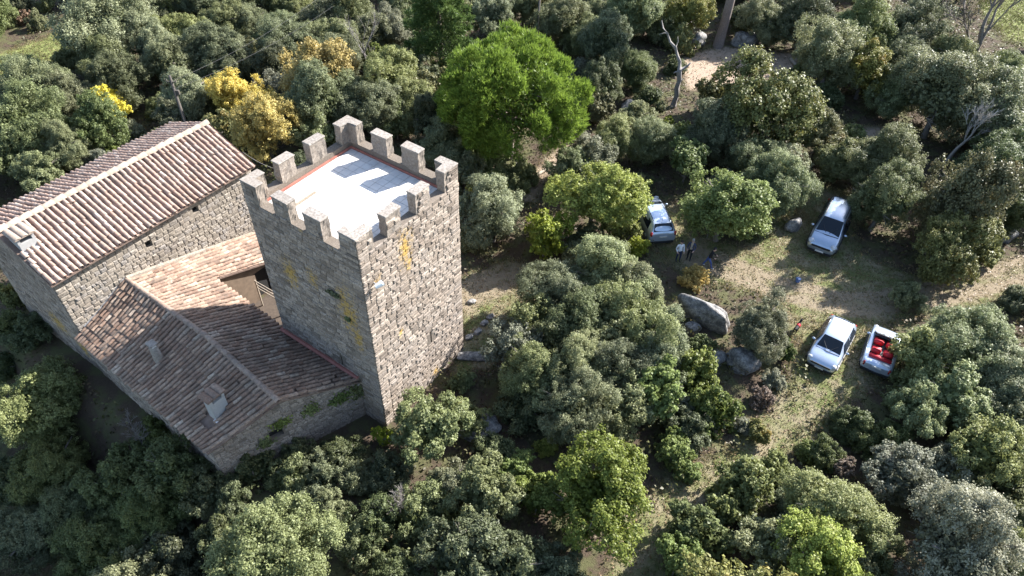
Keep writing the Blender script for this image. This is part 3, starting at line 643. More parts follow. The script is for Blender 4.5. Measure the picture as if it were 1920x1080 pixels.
def branching(seed, L, r, depth, spread, up=.25, nch=(2, 4), minr=.008, droop=0.0):
    rng = random.Random(seed); bm = bmesh.new()
    def grow(p, d, L, r, k):
        q = p; pts = [p]; dd = d.copy()
        for i in range(3):
            dd = (dd+Vector((rng.uniform(-1, 1), rng.uniform(-1, 1), rng.uniform(-1, 1)))*.16+Vector((0, 0, up*.3-droop*k*.1))).normalized(); q = q+dd*L/3; pts.append(q)
        tube(bm, pts, [r, r*.85, r*.72, r*.6], 7 if k == 0 else (5 if k < 3 else 3), cap=False)
        if k < depth:
            for c in range(rng.randint(*nch)):
                s = pts[rng.choice((1, 2, 3, 3))]; nd = (dd+Vector((rng.uniform(-1, 1), rng.uniform(-1, 1), rng.uniform(-.6, 1)))*spread).normalized()
                grow(s, nd, L*rng.uniform(.55, .85), max(minr, r*rng.uniform(.4, .6)), k+1)
    grow(Vector((0, 0, -.1)), Vector((0, 0, 1)), L, r, 0)
    m = bpy.data.meshes.new('branches'); bm.to_mesh(m); bm.free(); m.shade_smooth(); return m

OAK = [crown(100+i, 3.0, .88, 90, 66000, .102, lo=(.14, .38)) for i in range(6)]
OAKS = [crown(120+i, 1.6, .85, 40, 19000, .095, lo=(.18, .42)) for i in range(4)]
DEC = [crown(140+i, 3.0, .85, 60, 34000, .13, loose=.7, fill=.05, asp=.75, amp=.42) for i in range(3)]
DECS = [crown(150+i, 1.5, .85, 30, 12000, .11, loose=.7, fill=.06, asp=.75, amp=.3) for i in range(3)]
TRK = [limbs_mesh(i, 3.0, 3.4, .19) for i in range(3)]; TRKS = [limbs_mesh(10+i, 1.6, 1.5, .07, 5) for i in range(2)]
def pine_crown(seed, R, zr, ntuft, nb, ln, wd_, zmin=-.15):
    rng = np.random.default_rng(seed); c, d, lr = lobes(rng, R, zr, 70, (.13, .25), zmin, base=.82, amp=.14)
    pk = rng.integers(0, len(c), ntuft); td = unit(rng.normal(size=(ntuft, 3))+d[pk]*1.1+np.array([0, 0, .5])); tp = c[pk]+td*(lr[pk]*rng.uniform(.5, 1.1, ntuft))[:, None]
    ax = unit(d[pk]*.6+np.array([0, 0, 1.0])+rng.normal(size=(ntuft, 3))*.22); tt = rng.uniform(0, 1, ntuft)
    i = np.repeat(np.arange(ntuft), nb); n = len(i)
    dr = unit(ax[i]*1.15+rng.normal(size=(n, 3))*.55); L = ln*rng.uniform(.7, 1.25, n)[:, None]; sd = unit(np.cross(dr, rng.normal(size=(n, 3))))*wd_
    P = tp[i]+rng.normal(size=(n, 3))*.05
    v = np.stack([P-sd*.6, P+dr*L*.5-sd, P+dr*L, P+dr*L*.5+sd], 1).reshape(-1, 3); q = np.arange(4*n).reshape(n, 4)
    t = np.clip(.6*tt[i]+.4*rng.uniform(0, 1, n), 0, 1)
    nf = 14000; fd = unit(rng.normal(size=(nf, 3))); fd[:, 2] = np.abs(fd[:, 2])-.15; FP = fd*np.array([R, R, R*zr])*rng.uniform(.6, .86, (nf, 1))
    return finish([(v, q, t), leaf_quads(FP, unit(rng.normal(size=(nf, 3))), .3, rng, rng.uniform(0, .3, nf), .4)], 'crown')  # inner quads keep to dark tints, painting shade inside the crown
def conifer_crown(seed, R, H):
    rng = np.random.default_rng(seed); parts = []; nb = 95
    for b in range(nb):
        h = (b/nb)**.85; a = b*2.399+rng.uniform(-.4, .4); L = R*(1-h)**.75*rng.uniform(.75, 1.1)+.35; z0 = H*(.12+.88*h)
        n = int(190*L/R)+50; s = rng.uniform(.12, 1, n)**.8; side = rng.normal(size=n)*.20*L*(1.15-s); dz = .22*s*L-.28*(s*L)**1.5/ R**.5*.8+rng.normal(size=n)*.12
        P = np.stack([math.cos(a)*s*L-math.sin(a)*side, math.sin(a)*s*L+math.cos(a)*side, z0+dz], -1)
        dr = unit(np.stack([math.cos(a)+rng.normal(size=n)*.5, math.sin(a)+rng.normal(size=n)*.5, .45+rng.normal(size=n)*.35], -1))
        for k in range(3):
            d2 = unit(dr+rng.normal(size=(n, 3))*.45); sd = unit(np.cross(d2, rng.normal(size=(n, 3))))*.035; Ln = rng.uniform(.22, .42, (n, 1))
            parts.append((np.stack([P-sd*.5, P+d2*Ln*.5-sd, P+d2*Ln, P+d2*Ln*.5+sd], 1).reshape(-1, 3), np.arange(4*n).reshape(n, 4), np.clip(rng.uniform(0, 1)*.5+rng.uniform(0, .5, n), 0, 1)))
    return finish(parts, 'crown')

LM = {
 'O': leaf_mat('holm_oak_leaf', (.092, .107, .041), (.325, .345, .172), trans=.38),
 'L': leaf_mat('pale_oak_leaf', (.115, .122, .068), (.39, .39, .265), trans=.36),
 'D': leaf_mat('dark_or_shaded_oak_leaf', (.055, .070, .028), (.195, .215, .095), trans=.34),  # dark green oaks, and oaks whose shade is put into the leaf colour
 'G': leaf_mat('green_oak_leaf', (.085, .105, .028), (.25, .29, .095), trans=.42),
 'H': leaf_mat('bright_green_leaf', (.10, .13, .02), (.29, .335, .07), trans=.38),
 'Y': leaf_mat('yellow_leaf', (.36, .30, .04), (.76, .65, .11), ((.30, .28, .07), .9, .60), trans=.4),
 'N': leaf_mat('golden_leaf', (.34, .24, .05), (.68, .48, .12), ((.34, .25, .09), .9, .60), trans=.4),
 'A': leaf_mat('lime_leaf', (.15, .17, .03), (.38, .41, .09), ((.20, .18, .06), .9, .60), trans=.4),
 'V': leaf_mat('olive_leaf', (.095, .10, .032), (.28, .275, .10), ((.25, .19, .05), .8, .58), trans=.25),
 'R': leaf_mat('russet_leaf', (.13, .085, .055), (.33, .23, .16), trans=.2),
}
LOOK = {'O': ('grey-green holm oak', 'tree'), 'L': ('pale silvery holm oak', 'tree'), 'D': ('dark green or shaded oak', 'tree'), 'G': ('fresh green broadleaf tree', 'tree'), 'H': ('bright grass-green broadleaf tree', 'tree'), 'Y': ('bright yellow autumn tree', 'tree'),
        'N': ('golden orange autumn tree', 'tree'), 'A': ('lime-yellow autumn tree', 'tree'), 'V': ('olive-yellow thin-leaved oak', 'tree'), 'R': ('dry russet bush', 'shrub')}
MARK = {'the umbrella pine': (955, 165), 'the battlemented tower': (690, 400), 'the tall house roof': (230, 370), 'the annex gable wall': (560, 800), 'the silver van': (1555, 420), 'the white hatchback': (1560, 637),
        'the parked SUV': (1232, 405), 'the sandy clearing': (1380, 120), 'the wooden utility pole': (320, 155), 'the leafless spreading tree': (1840, 60), 'the long pale boulder': (1320, 575), 'the lower end of the footpath': (1220, 1010),
        'the top-left meadow': (70, 70), 'the bottom-left corner': (20, 1060), 'the bottom-right corner': (1900, 1060), 'the track at the right edge': (1900, 525), 'the dark tall conifer': (825, 70), 'the white dead tree': (1780, 260)}
ORD = ['closest', 'second closest', 'third closest', 'fourth closest', 'fifth closest', 'sixth closest', 'seventh closest', 'eighth closest', 'ninth closest', 'tenth closest', 'eleventh closest', 'twelfth closest'] + ['%dth closest' % k for k in range(13, 80)]
PLANTS = []   # (object, look, category, px, py)
TREEPOS = []  # (x,y,r)
def setmat(o, mat):
    o.data.materials.append(mat) if not o.data.materials else None
    o.material_slots[0].link = 'OBJECT'; o.material_slots[0].material = mat
vcount = [0]
def plant(kind, p, w, shrub=False, hs=1.0, label=None):
    """p: ground point, w: crown width in metres"""
    vcount[0] += 1; i = vcount[0]; rng = random.Random(i*17+3); big = w > 3.3; w0 = w
    loose = kind in 'YNAVGRH'
    pool = (DEC if loose else OAK) if big else (DECS if loose else OAKS); R0 = (3.0 if big else (1.5 if loose else 1.6))
    s = w/2/R0*1.22; ch = w*.5*.84*hs   # half crown height
    look, cat = LOOK[kind]
    if shrub or w < 2.6:
        cat = 'shrub'; look = {'O': 'small grey-green shrub', 'L': 'small silvery shrub', 'D': 'small dark green or shaded shrub', 'G': 'small fresh green shrub', 'H': 'small grass-green shrub', 'Y': 'small bright yellow shrub', 'N': 'small orange-yellow shrub', 'A': 'small lime-yellow shrub', 'V': 'small olive shrub', 'R': 'dry russet bush'}[kind]
        zc = ch*.78
    else: zc = ch+.14*w+.35
    e = empty('shrub' if cat == 'shrub' else {'O': 'holm_oak', 'L': 'holm_oak', 'D': 'holm_oak', 'V': 'downy_oak', 'G': 'broadleaf_tree', 'H': 'broadleaf_tree'}.get(kind, 'autumn_tree'), toz(p), rng.uniform(0, 6.28))
    c = bpy.data.objects.new('crown', pool[i % len(pool)]); link(c, e); setmat(c, LM[kind]); c.location = (0, 0, zc); c.scale = (s*rng.uniform(.88, 1.12), s*rng.uniform(.88, 1.12), s*hs*rng.uniform(.92, 1.18))
    tk = TRK[i % 3] if big else TRKS[i % 2]; t = bpy.data.objects.new('trunk', tk); link(t, e); setmat(t, M_bark); ht = (3.4 if big else 1.5); t.scale = (s, s, max(.2, (zc+ch*.2)/ht))
    q = project(e.location+Z*zc); PLANTS.append((e, look, cat, q[0], q[1], label)); TREEPOS.append((e.location.x, e.location.y, w/2)); return e
def plant_px(kind, px, py, wpx, shrub=False, hs=1.0, label=None):
    p = at(px, py, 2); d = project(p)[2]; w = wpx*d/FPX; ch = w*.4*hs
    zc = ch*.78 if (shrub or w < 2.6) else ch+.12*w+.45
    g = 0
    for _ in range(4):
        p = at(px, py, g+zc); d = project(p)[2]; w = wpx*d/FPX; ch = w*.4*hs; zc = ch*.78 if (shrub or w < 2.6) else ch+.12*w+.45; g = gz(p.x, p.y)
    return plant(kind, p, w, shrub, hs, label)
TREES = '''O 4 34 44|O 42 4 44|R 46 36 28 s|O 88 10 30|O 205 48 140|O 128 108 46|O 48 142 76|O 80 168 95|O 192 118 85|D 216 150 85|O 122 178 85|Y 203 192 64|G 188 236 92|O 45 238 120|O 118 278 85|O 18 300 70|
L 240 246 45 s|O 290 85 95|O 425 38 85|O 467 42 65|O 330 120 95|O 396 98 100|O 450 116 80|O 342 66 85|D 300 22 60|D 322 4 70|D 268 10 60|D 382 4 70|D 478 -6 80|D 522 6 60|O 532 55 75|O 548 90 95|D 525 128 85|R 497 66 50 s|
O 612 40 85|O 622 74 85|O 350 182 95|O 418 165 70|O 330 220 65|Y 450 186 100|Y 496 238 105|V 432 244 70|N 598 146 118|V 560 165 55|O 600 190 115|O 585 240 75|O 640 172 95|O 728 144 115|O 772 190 85|O 692 200 95|O 742 222 65|
O 655 38 85|O 696 62 75|L 734 52 70|O 640 104 80|O 830 270 85|D 805 228 80|O 905 288 75|O 978 308 65|O 925 395 120|O 872 320 75|O 940 330 60|O 885 440 60|O 1073 312 75|L 1110 290 65|A 1112 374 125|A 1140 338 62|A 1022 440 78|A 1185 466 48|A 1160 430 60|D 1100 445 60|O 1090 480 60 s|O 1150 478 60 s|
O 1040 645 100|O 1122 655 110|O 1048 728 95|O 1182 735 95|O 1130 590 90|O 1215 600 80|O 1050 545 125|O 1130 522 140|O 1190 548 110|O 1088 605 135|O 1188 612 145|O 1008 602 100|L 968 648 105|O 1000 692 115|O 1078 690 120|O 1155 690 125|O 1240 655 115|G 1232 735 105|O 1075 765 130|O 1155 775 95|D 985 765 85|
N 1302 524 48 s|O 1428 610 112|G 1312 652 48 s|G 1305 715 95 s|G 1345 770 95 s|D 1290 800 75 s|G 1262 850 70 s|R 1432 748 45 s|L 1450 712 40 s|
O 806 798 118|G 862 716 48 s|A 722 822 38 s|O 845 890 100|O 908 922 105|O 786 958 100|O 668 1012 80|H 1120 940 165|G 1012 932 90|D 870 1045 140|D 962 1055 120|D 748 1062 110|D 1052 1062 110|A 1020 838 40 s|D 930 850 70 s|
O 548 892 75|O 605 892 75|O 668 892 65|D 472 868 85|D 432 935 70|O 505 1042 205|O 620 960 70|
O 72 770 150|D 150 950 125|D 235 900 115|D 322 880 105|D 285 965 125|D 200 1035 135|D 332 1045 115|D 60 1000 125|D 100 880 125|D 18 905 105|D 420 1000 80|D 390 920 80|G 290 802 55 s|V 28 560 60 s|D 62 622 70 s|D 18 622 65 s|D 8 690 60 s|
O 1744 674 108|O 1802 642 145|O 1875 690 125|O 1712 735 78|O 1782 742 115|O 1722 768 95|O 1802 775 85|O 1892 762 95|D 1612 800 80|D 1660 832 85|L 1690 892 105|L 1772 882 95|L 1742 935 95|V 1832 942 95|O 1852 850 115|O 1902 905 95|L 1800 1030 210|O 1640 1012 105|O 1552 962 155|O 1452 1022 115|O 1500 1050 95|G 1390 922 105 s|G 1322 1002 112 s|G 1275 1052 95 s|G 1455 880 62 s|A 1540 1078 150|R 1580 884 45 s|O 1912 1042 90|O 1905 972 80|
G 1360 388 135|O 1462 348 112|O 1664 366 122 h1.2|V 1802 380 140 h1.15|V 1780 470 112 h1.1|V 1845 450 80|O 1914 562 60|D 1890 380 105|D 1885 300 125|
O 1342 243 112|V 1440 205 150|V 1346 176 60|A 1253 230 22 s|O 1156 258 85|O 1194 214 60|O 1222 258 85|L 1115 300 70|D 1142 85 95|O 1106 70 75|O 1180 20 95|O 1132 28 65|O 1250 62 60 s|A 1212 30 55|Y 1110 162 48 s|
O 1062 42 95|V 1030 18 65|O 930 22 80|O 982 8 70|O 1560 108 115|O 1602 58 105|V 1626 132 95|D 1506 36 95|O 1690 122 95|O 1782 102 85|O 1702 60 95|A 1762 112 55|O 1770 182 150|O 1862 202 140|O 1690 172 90|V 1540 252 80|G 1592 268 60 s|O 1648 302 115|O 1575 298 75|
V 1290 28 75|V 1276 78 60 s|D 1386 34 50|O 1432 42 70|O 1880 140 70 s|O 1235 60 45 s|O 1480 310 70|O 1420 300 90|G 1290 300 80|O 1700 560 60 s|O 1860 620 80|D 1830 700 95|O 1900 840 80|
D 1130 148 80|D 1195 128 70|D 1215 182 50 s|O 860 10 60|V 900 30 60|O 750 10 70|O 560 10 60|O 150 250 70|O 75 320 80|D 700 985 90|D 720 890 80 s|D 640 850 70 s|D 560 850 60 s|G 1470 660 40 s|D 1540 850 70|D 1590 790 50 s|O 1860 780 80|D 1500 960 80|G 1285 880 45 s|V 1420 815 42 s|G 1515 850 45 s|O 335 196 62|O 300 200 50 s|L 1395 800 36 s|'''
for ln in TREES.replace('\n', '').split('|'):
    f = ln.split()
    if len(f) >= 4: plant_px(f[0], float(f[1]), float(f[2]), float(f[3]), 's' in f[4:], next((float(q[1:]) for q in f[4:] if q[0] == 'h'), 1.0))
# more of the same wood where nothing else stands, and past the edges of the picture
def blocked(x, y, m=0.0):
    u, v = uv_of(x, y)
    if -23.5-m < u < .9+m and -8.2-m < v < 7.6+m and not (u > 0.5): return True
    a = np.array([x]), np.array([y])
    if inpoly(*a, PARK)[0] or inpoly(*a, CLEARP)[0] or inpoly(*a, YARDP)[0] or inpoly(*a, FIELD1)[0] or inpoly(*a, FIELD2)[0] or inpoly(*a, FIELD3)[0] or inpoly(*a, ROCKP)[0]: return True
    return dline(*a, TRACK)[0] < 2.0+m or dline(*a, FOOT)[0] < .7+m or dline(*a, LANE)[0] < .8
def shades_open(x, y, w):
    """keep the wood's edge back from the sunlit open ground"""
    return False
KEEPVIS = [(30, 85, 25), (70, 68, 25), (110, 50, 22), (5, 180, 25), (1272, 470, 28), (1295, 465, 25), (1328, 485, 25), (1557, 420, 55), (1230, 405, 35), (1560, 640, 55), (1645, 640, 40), (1320, 580, 40), (1390, 675, 35), (1330, 120, 35), (1380, 125, 35), (1440, 110, 35),
           (1890, 40, 45), (1850, 60, 30), (1900, 90, 30), (910, 540, 40), (960, 520, 30), (900, 600, 30), (890, 665, 20), (1262, 170, 20), (1240, 80, 20), (1350, 50, 25), (1310, 72, 18), (1398, 76, 20), (1487, 425, 20), (1400, 520, 40), (1500, 560, 40), (1620, 560, 40), (1750, 560, 25), (1480, 790, 30), (1400, 860, 20), (1290, 930, 15), (1220, 1010, 12), (1610, 250, 30), (320, 150, 20), (1010, 335, 15)]
PINE_P = at(955, 160, 6.0); rf = random.Random(99); tries = 0; nfill = 0
while tries < 14000 and nfill < 230:
    tries += 1; x, y = rf.uniform(-62, 72), rf.uniform(6, 104); q = project((x, y, 1.5))
    if q[2] < 5 or not (-320 < q[0] < 2330 and -170 < q[1] < 1250): continue
    inv = 0 < q[0] < 1920 and 0 < q[1] < 1080
    w = rf.uniform(1.5, 3.4) if inv else rf.uniform(3.5, 6)
    if blocked(x, y, w*.45): continue
    if math.hypot(x-PINE_P.x, y-PINE_P.y) < 3.5: continue
    if any(math.hypot(x-a, y-b) < r*(.62 if inv else .85)+w*(.30 if inv else .4) for a, b, r in TREEPOS): continue
    zc_ = w*.45; qq = project((x, y, zc_)); rp = w*.6*FPX/qq[2]
    if any(math.hypot(qq[0]-a, qq[1]-b) < c+rp for a, b, c in KEEPVIS): continue
    k = rf.choice('OOODDGVL') if inv else rf.choice('OOOODV'); plant(k, Vector((x, y, 0)), w, inv and w < 2.8); nfill += 1

# the umbrella pine
def big_thing(name, label, loc, parts, rz=0, cat='tree'):
    e = tag(empty(name, toz(loc), rz), label, cat)
    for nm, mesh, mat, dz, sc in parts:
        o = link(bpy.data.objects.new(nm, mesh), e); setmat(o, mat); o.location = (0, 0, dz); o.scale = sc
    TREEPOS.append((loc.x, loc.y, 2)); return e
pm = leaf_mat('pine_needle', (.092, .142, .026), (.285, .385, .075), trans=.40, hue=0, spec=.25)
PP = at(958, 185, 5.2)
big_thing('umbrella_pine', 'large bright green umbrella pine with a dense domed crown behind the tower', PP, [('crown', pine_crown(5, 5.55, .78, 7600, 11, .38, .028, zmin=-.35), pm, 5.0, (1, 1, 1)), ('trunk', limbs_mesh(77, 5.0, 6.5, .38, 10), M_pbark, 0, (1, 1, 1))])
cm = leaf_mat('conifer_needle', (.05, .085, .025), (.17, .235, .075), trans=.35, hue=0)
CP = at(828, 130, 0.5)
big_thing('tall_conifer', 'dark feathery tall conifer left behind the umbrella pine', CP, [('crown', conifer_crown(8, 3.7, 11.0), cm, .2, (1, 1, 1)), ('trunk', limbs_mesh(78, .6, 10.0, .22, 4), M_pbark, 0, (1, 1, 1))])
# pine whose trunk stands by the sandy clearing, crown above the frame
BP = at(1346, 86, 0)
e = big_thing('tall_pine', 'tall pine with a thick bare grey trunk beside the sandy clearing', BP, [('crown', pine_crown(6, 3.2, .6, 900, 14, .42, .03), pm, 13.5, (1, 1, 1))])
bm = bmesh.new(); tube(bm, [(0, 0, -.3), (.1, 0, 2), (.2, .05, 6), (.15, .1, 10), (.1, 0, 14)], [.55, .45, .4, .33, .2], 10)
for a in range(7): tube(bm, [(.1, 0, 11+a*.35), (math.cos(a*2.4)*1.2, math.sin(a*2.4)*1.2, 12+a*.3), (math.cos(a*2.4)*2.3, math.sin(a*2.4)*2.3, 12.8+a*.3)], [.12, .08, .04], 5)
bmobj('trunk', bm, M_pbark, e, True)
# bare trees
M_white_dead = plain('bleached_wood', (.36, .33, .30), .9, nz=.3, scale=8)
def bare(name, label, loc, mesh, mat, sc=1, rz=0):
    e = tag(empty(name, toz(loc), rz), label, 'tree'); o = link(bpy.data.objects.new('branches', mesh), e); setmat(o, mat); o.scale = (sc, sc, sc); return e
bare('leafless_tree', 'leafless spreading tree with long dark branches at the edge of the meadow', at(1815, 135, 0), branching(3, 2.5, .17, 5, .62, up=.10, nch=(3, 4), minr=.018), M_bare, 1.8)
bare('leafless_tree', 'smaller leafless tree with thin dark twigs left of the leafless spreading tree', at(1745, 75, 0), branching(4, 2.2, .13, 5, .5, up=.3), M_bare, 1.25)
bare('dead_tree', 'white dead tree with bare fanned branches above the olive-yellow oak', at(1775, 305, 0), branching(9, 1.9, .13, 5, .62, up=.3, nch=(3, 4), minr=.014), M_white_dead, 1.25)
bare('dead_tree', 'grey twiggy bare tree among the oaks left of the dark conifer', at(690, 125, 0), branching(12, 1.9, .1, 4, .5, up=.3), M_dead, 1.3)
bare('dead_bush', 'grey dead twig bush in the shade below the tower', at(748, 960, 0.5), branching(15, .8, .04, 5, .7, up=.2, nch=(3, 4)), M_dead, 1.0)
bare('dead_bush', 'tangle of grey dead branches right of the umbrella pine', at(1082, 265, 0), branching(16, 1.0, .06, 5, .9, up=.05, nch=(3, 4)), M_dead, 1.1)
bare('dead_bush', 'pale dead twigs in shadow under the annex eaves', at(288, 868, -2), branching(17, .8, .04, 5, .7, up=.2, nch=(3, 4)), M_dead, 1.0)
# dead leaning trunk
DT = at(1262, 200, 0); e = tag(empty('dead_snag_tree', toz(DT)), 'tall grey dead trunk broken and leaning left at its top', 'tree')
bm = bmesh.new(); tube(bm, [(0, 0, -.2), (.03, 0, .5), (.10, 0, 1.1), (.0, .03, 1.8), (.06, 0, 2.5), (-.05, .05, 3.1), (-.1, 0, 3.6)], [.30, .24, .21, .23, .19, .22, .2], 9); tube(bm, [(.05, 0, 2.4), (.35, -.1, 2.7)], [.08, .04], 5); tube(bm, [(-.05, 0, 3.3), (-.45, -.2, 3.4), (-.6, -.25, 3.3)], [.1, .07, .05], 5); bmobj('trunk', bm, M_dead, e, True)
bm = bmesh.new(); tube(bm, [(-.1, 0, 3.55), (-.22, .1, 4.2), (-.5, .22, 4.7), (-.75, .3, 5.3), (-1.25, .45, 5.75), (-1.6, .55, 6.4), (-2.0, .65, 6.8), (-2.2, .7, 7.4)], [.17, .15, .13, .14, .10, .09, .07, .03], 7); tube(bm, [(-.75, .3, 5.3), (-.6, .4, 5.8), (-.7, .5, 6.2)], [.06, .04, .02], 5); tube(bm, [(-1.6, .55, 6.4), (-1.9, .4, 6.5), (-2.3, .3, 6.4)], [.05, .03, .015], 5); tube(bm, [(0, 0, 3.5), (.5, .1, 3.8), (.75, .15, 4.1)], [.13, .1, .06], 6); bmobj('broken_limb', bm, M_dead, e, True)

# labels for the wood, each plant told apart by what it stands nearest to
def relabel():
    from collections import defaultdict
    G = defaultdict(list)
    for (o, look, cat, px, py, lab) in PLANTS:
        k = min(MARK, key=lambda m: (MARK[m][0]-px)**2+(MARK[m][1]-py)**2); d = math.hypot(MARK[k][0]-px, MARK[k][1]-py); G[(look, k)].append((d, o, cat))
    for (look, k), L in G.items():
        L.sort(key=lambda t: t[0])
        for i, (d, o, cat) in enumerate(L):
            n = '' if len(L) == 1 else ORD[i]+' of its kind to '
            tag(o, (look+' near '+k) if len(L) == 1 else look+', '+n+k, cat, 'shrubs of the wood' if cat == 'shrub' else 'trees of the wood')
relabel()

# ------------------------------------------------------------------ rocks
M_rock = NT('granite'); _P = M_rock.pos(); _a, _b = M_rock.noise(3.5, 6, _P, .7), M_rock.noise(16, 5, _P, .7)
_c = M_rock.mix(M_rock.ramp(_a, [(.4, (0, 0, 0)), (.6, (1, 1, 1))]), (.10, .095, .09, 1), (.33, .31, .285, 1)); _c = M_rock.mix(M_rock.ramp(_b, [(.5, (0, 0, 0)), (.62, (1, 1, 1))]), _c, (.10, .10, .095, 1))
M_rock.set(M_rock.b.inputs['Base Color'], _c); M_rock.b.inputs['Roughness'].default_value = .9; M_rock.bump(_b, .6, .05); M_rock = M_rock.m
def rock(label, px, py, size, rz=0, tilt=0, seed=0, zoff=0.0, name='boulder', ex=2.6):
    rng = np.random.default_rng(seed); bm = bmesh.new(); bmesh.ops.create_icosphere(bm, subdivisions=4, radius=1); ph = rng.uniform(0, 6.28, 9); k = rng.uniform(1.2, 2.6, 9)
    for v in bm.verts:
        c = v.co; f = 1+.13*math.sin(c.x*k[0]*2+ph[0])*math.cos(c.y*k[1]*2+ph[1])+.09*math.sin(c.z*k[2]*3+ph[2]+c.x*2)+.035*math.sin(c.x*9+ph[3])*math.sin(c.y*8+ph[4])*math.sin(c.z*9+ph[5])
        n = c.normalized(); e_ = ex; s = 1/(abs(n.x)**e_+abs(n.y)**e_+abs(n.z)**e_)**(1/e_)
        v.co = Vector((n.x*size[0], n.y*size[1], n.z*size[2]))*f*(.45+.55*s)
    bmesh.ops.transform(bm, matrix=Matrix.Rotation(tilt, 4, 'Y'), verts=bm.verts)
    p = toz(at(px, py, size[2]*.4)); o = bmobj(name, bm, M_rock, None, True); o.location = p+Z*(size[2]*.45+zoff); o.rotation_euler = (0, 0, rz); tag(o, label, 'rock'); return o
rock('long pale flat-topped boulder leaning among oaks beside the parking', 1318, 592, (1.65, .5, 1.05), math.radians(-30), .10, 1, ex=5.0)
rock('rounded grey lichen-spotted boulder below the long boulder', 1392, 680, (.95, .75, .8), math.radians(-20), 0, 2)
rock('small pinkish rock under the long pale boulder', 1298, 616, (.5, .4, .4), .4, 0, 3)
rock('dark rock wedged left of the rounded boulder', 1343, 672, (.6, .5, .55), 1.0, 0, 4)
rock('grey upright rock standing left of the silver van', 1487, 425, (.6, .35, .6), .3, 0, 5)
rock('pale angular rock left of the thick pine trunk', 1310, 76, (.9, .6, .8), .6, .1, 6)
rock('large dark rock right of the thick pine trunk', 1398, 76, (1.3, .8, .9), .1, 0, 7)
rock('flat stone slab lying at the foot of the tower', 893, 668, (1.2, .35, .2), .05, 0, 8, name='stone_slab')
rock('bluish rock in shadow near the umbrella pine', 1185, 200, (1.0, .7, .5), .3, 0, 9)
rock('dark rock among oaks at the right edge', 1885, 440, (.8, .6, .6), .3, 0, 10)
rock('small pale rock in the grass by the tower path', 884, 566, (.28, .2, .12), .3, 0, 11)
rock('flat grey rock in the shaded hollow below the tower', 895, 800, (1.2, .8, .3), .2, 0, 13)
for i, (px, py) in enumerate(((880, 632), (896, 622), (908, 606), (920, 594))): 
    rock(['lowest', 'second lowest', 'third lowest', 'topmost'][i]+' kerb stone in the short row beside the tower', px, py, (.3, .18, .14), .9, 0, 20+i, name='kerb_stone')['group'] = 'kerb stones beside the tower'

# ------------------------------------------------------------------ poles and wires
def pole(label, loc, h, r, arm=False):
    e = tag(empty('utility_pole', toz(loc)), label, 'pole'); bm = bmesh.new(); tube(bm, [(0, 0, -.3), (0, 0, h)], [r, r*.7], 10); bmobj('post', bm, M_pole, e, True)
    bm = bmesh.new(); box(bm, (.0, 0, h-.5), (.7, .08, .08)); bmobj('crossarm', bm, M_pole, e)
    for s in (-.35, .35): bm = bmesh.new(); tube(bm, [(s, 0, h-.45), (s, 0, h-.28)], [.05, .04], 8); bmobj('insulator', bm, M_pole, e, True)
    if arm: bm = bmesh.new(); box(bm, (.22, 0, h-1.4), (.25, .22, .4), bev=.03); bmobj('junction_box', bm, M_pole, e)
    return e
p1 = at(317, 140, 4.9); p1.z = gz(p1.x, p1.y); pole('wooden utility pole with two wires among the oaks', p1, 6.4, .15, True)
p2 = at(1009, 50, 3); p2.z = 0; pole('thin bare utility pole behind the umbrella pine', p2, 10.5, .11)
p3 = at(620, -15, 8.0)
def wire(label, a, b, sag):
    bm = bmesh.new(); n = 14; tube(bm, [tuple(lerp(a, b, i/n)-Z*sag*4*(i/n)*(1-i/n)) for i in range(n+1)], [.010]*(n+1), 4); tag(bmobj('overhead_wire', bm, M_dead), label, 'wire')
wire('upper overhead wire running right from the utility pole', p1+Z*6.1+Vector((.35, 0, 0)), p3+Z*.2, .5)
wire('lower overhead wire running right from the utility pole', p1+Z*5.3, p3-Z*1.2, .5)
wire('thin cable strung from the tower to the house roof', W_(-7.1, 3.2, 11.8), W_(-15.6, 5.9, 8.0), .4)
# ------------------------------------------------------------------ undergrowth, grass and fallen leaves
def mask_open(x, y):
    a = ground_attrs(x, y); return np.maximum.reduce(a)
rng = np.random.default_rng(31); n = 520000
gx_, gy_ = rng.uniform(-50, 60, n), rng.uniform(4, 92, n); op = mask_open(gx_, gy_)
loc_u = (gx_-F0.x)*U.x+(gy_-F0.y)*U.y; loc_v = (gx_-F0.x)*V.x+(gy_-F0.y)*V.y
outb = ~((loc_u > -22.8) & (loc_u < .15) & (loc_v > -7.6) & (loc_v < 7))
def vnoise(x, y, s, seed):
    r = np.random.default_rng(seed); o = 0
    for k in range(7): a, b, c = r.uniform(-1, 1, 3); o = o+np.sin((x*a+y*b)*s+c*9)
    return o/2.6
pz = .5+.5*np.tanh(vnoise(gx_, gy_, 1.3, 5)+.6*vnoise(gx_, gy_, 3.1, 6))
gzv = np.vectorize(gz)
footd = dline(gx_, gy_, FOOT); sel = outb & ((op < .35) | ((footd > .55) & (footd < 2.5) & (ground_attrs(gx_, gy_)[0] < .3) & (pz > .55))) & (rng.uniform(0, 1, n) < .10+.42*pz)
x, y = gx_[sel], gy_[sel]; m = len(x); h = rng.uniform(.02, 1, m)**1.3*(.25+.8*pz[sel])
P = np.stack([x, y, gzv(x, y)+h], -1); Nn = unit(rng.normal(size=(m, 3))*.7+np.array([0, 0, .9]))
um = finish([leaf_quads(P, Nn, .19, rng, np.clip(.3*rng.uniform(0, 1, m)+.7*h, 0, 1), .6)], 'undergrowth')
o = link(bpy.data.objects.new('undergrowth', um)); um.materials.append(leaf_mat('scrub_leaf', (.045, .042, .020), (.15, .16, .062), ((.14, .105, .06), .8, .5), trans=.25, hue=0)); tag(o, 'low scrub and brambles covering the floor of the wood', 'undergrowth', kind='stuff')
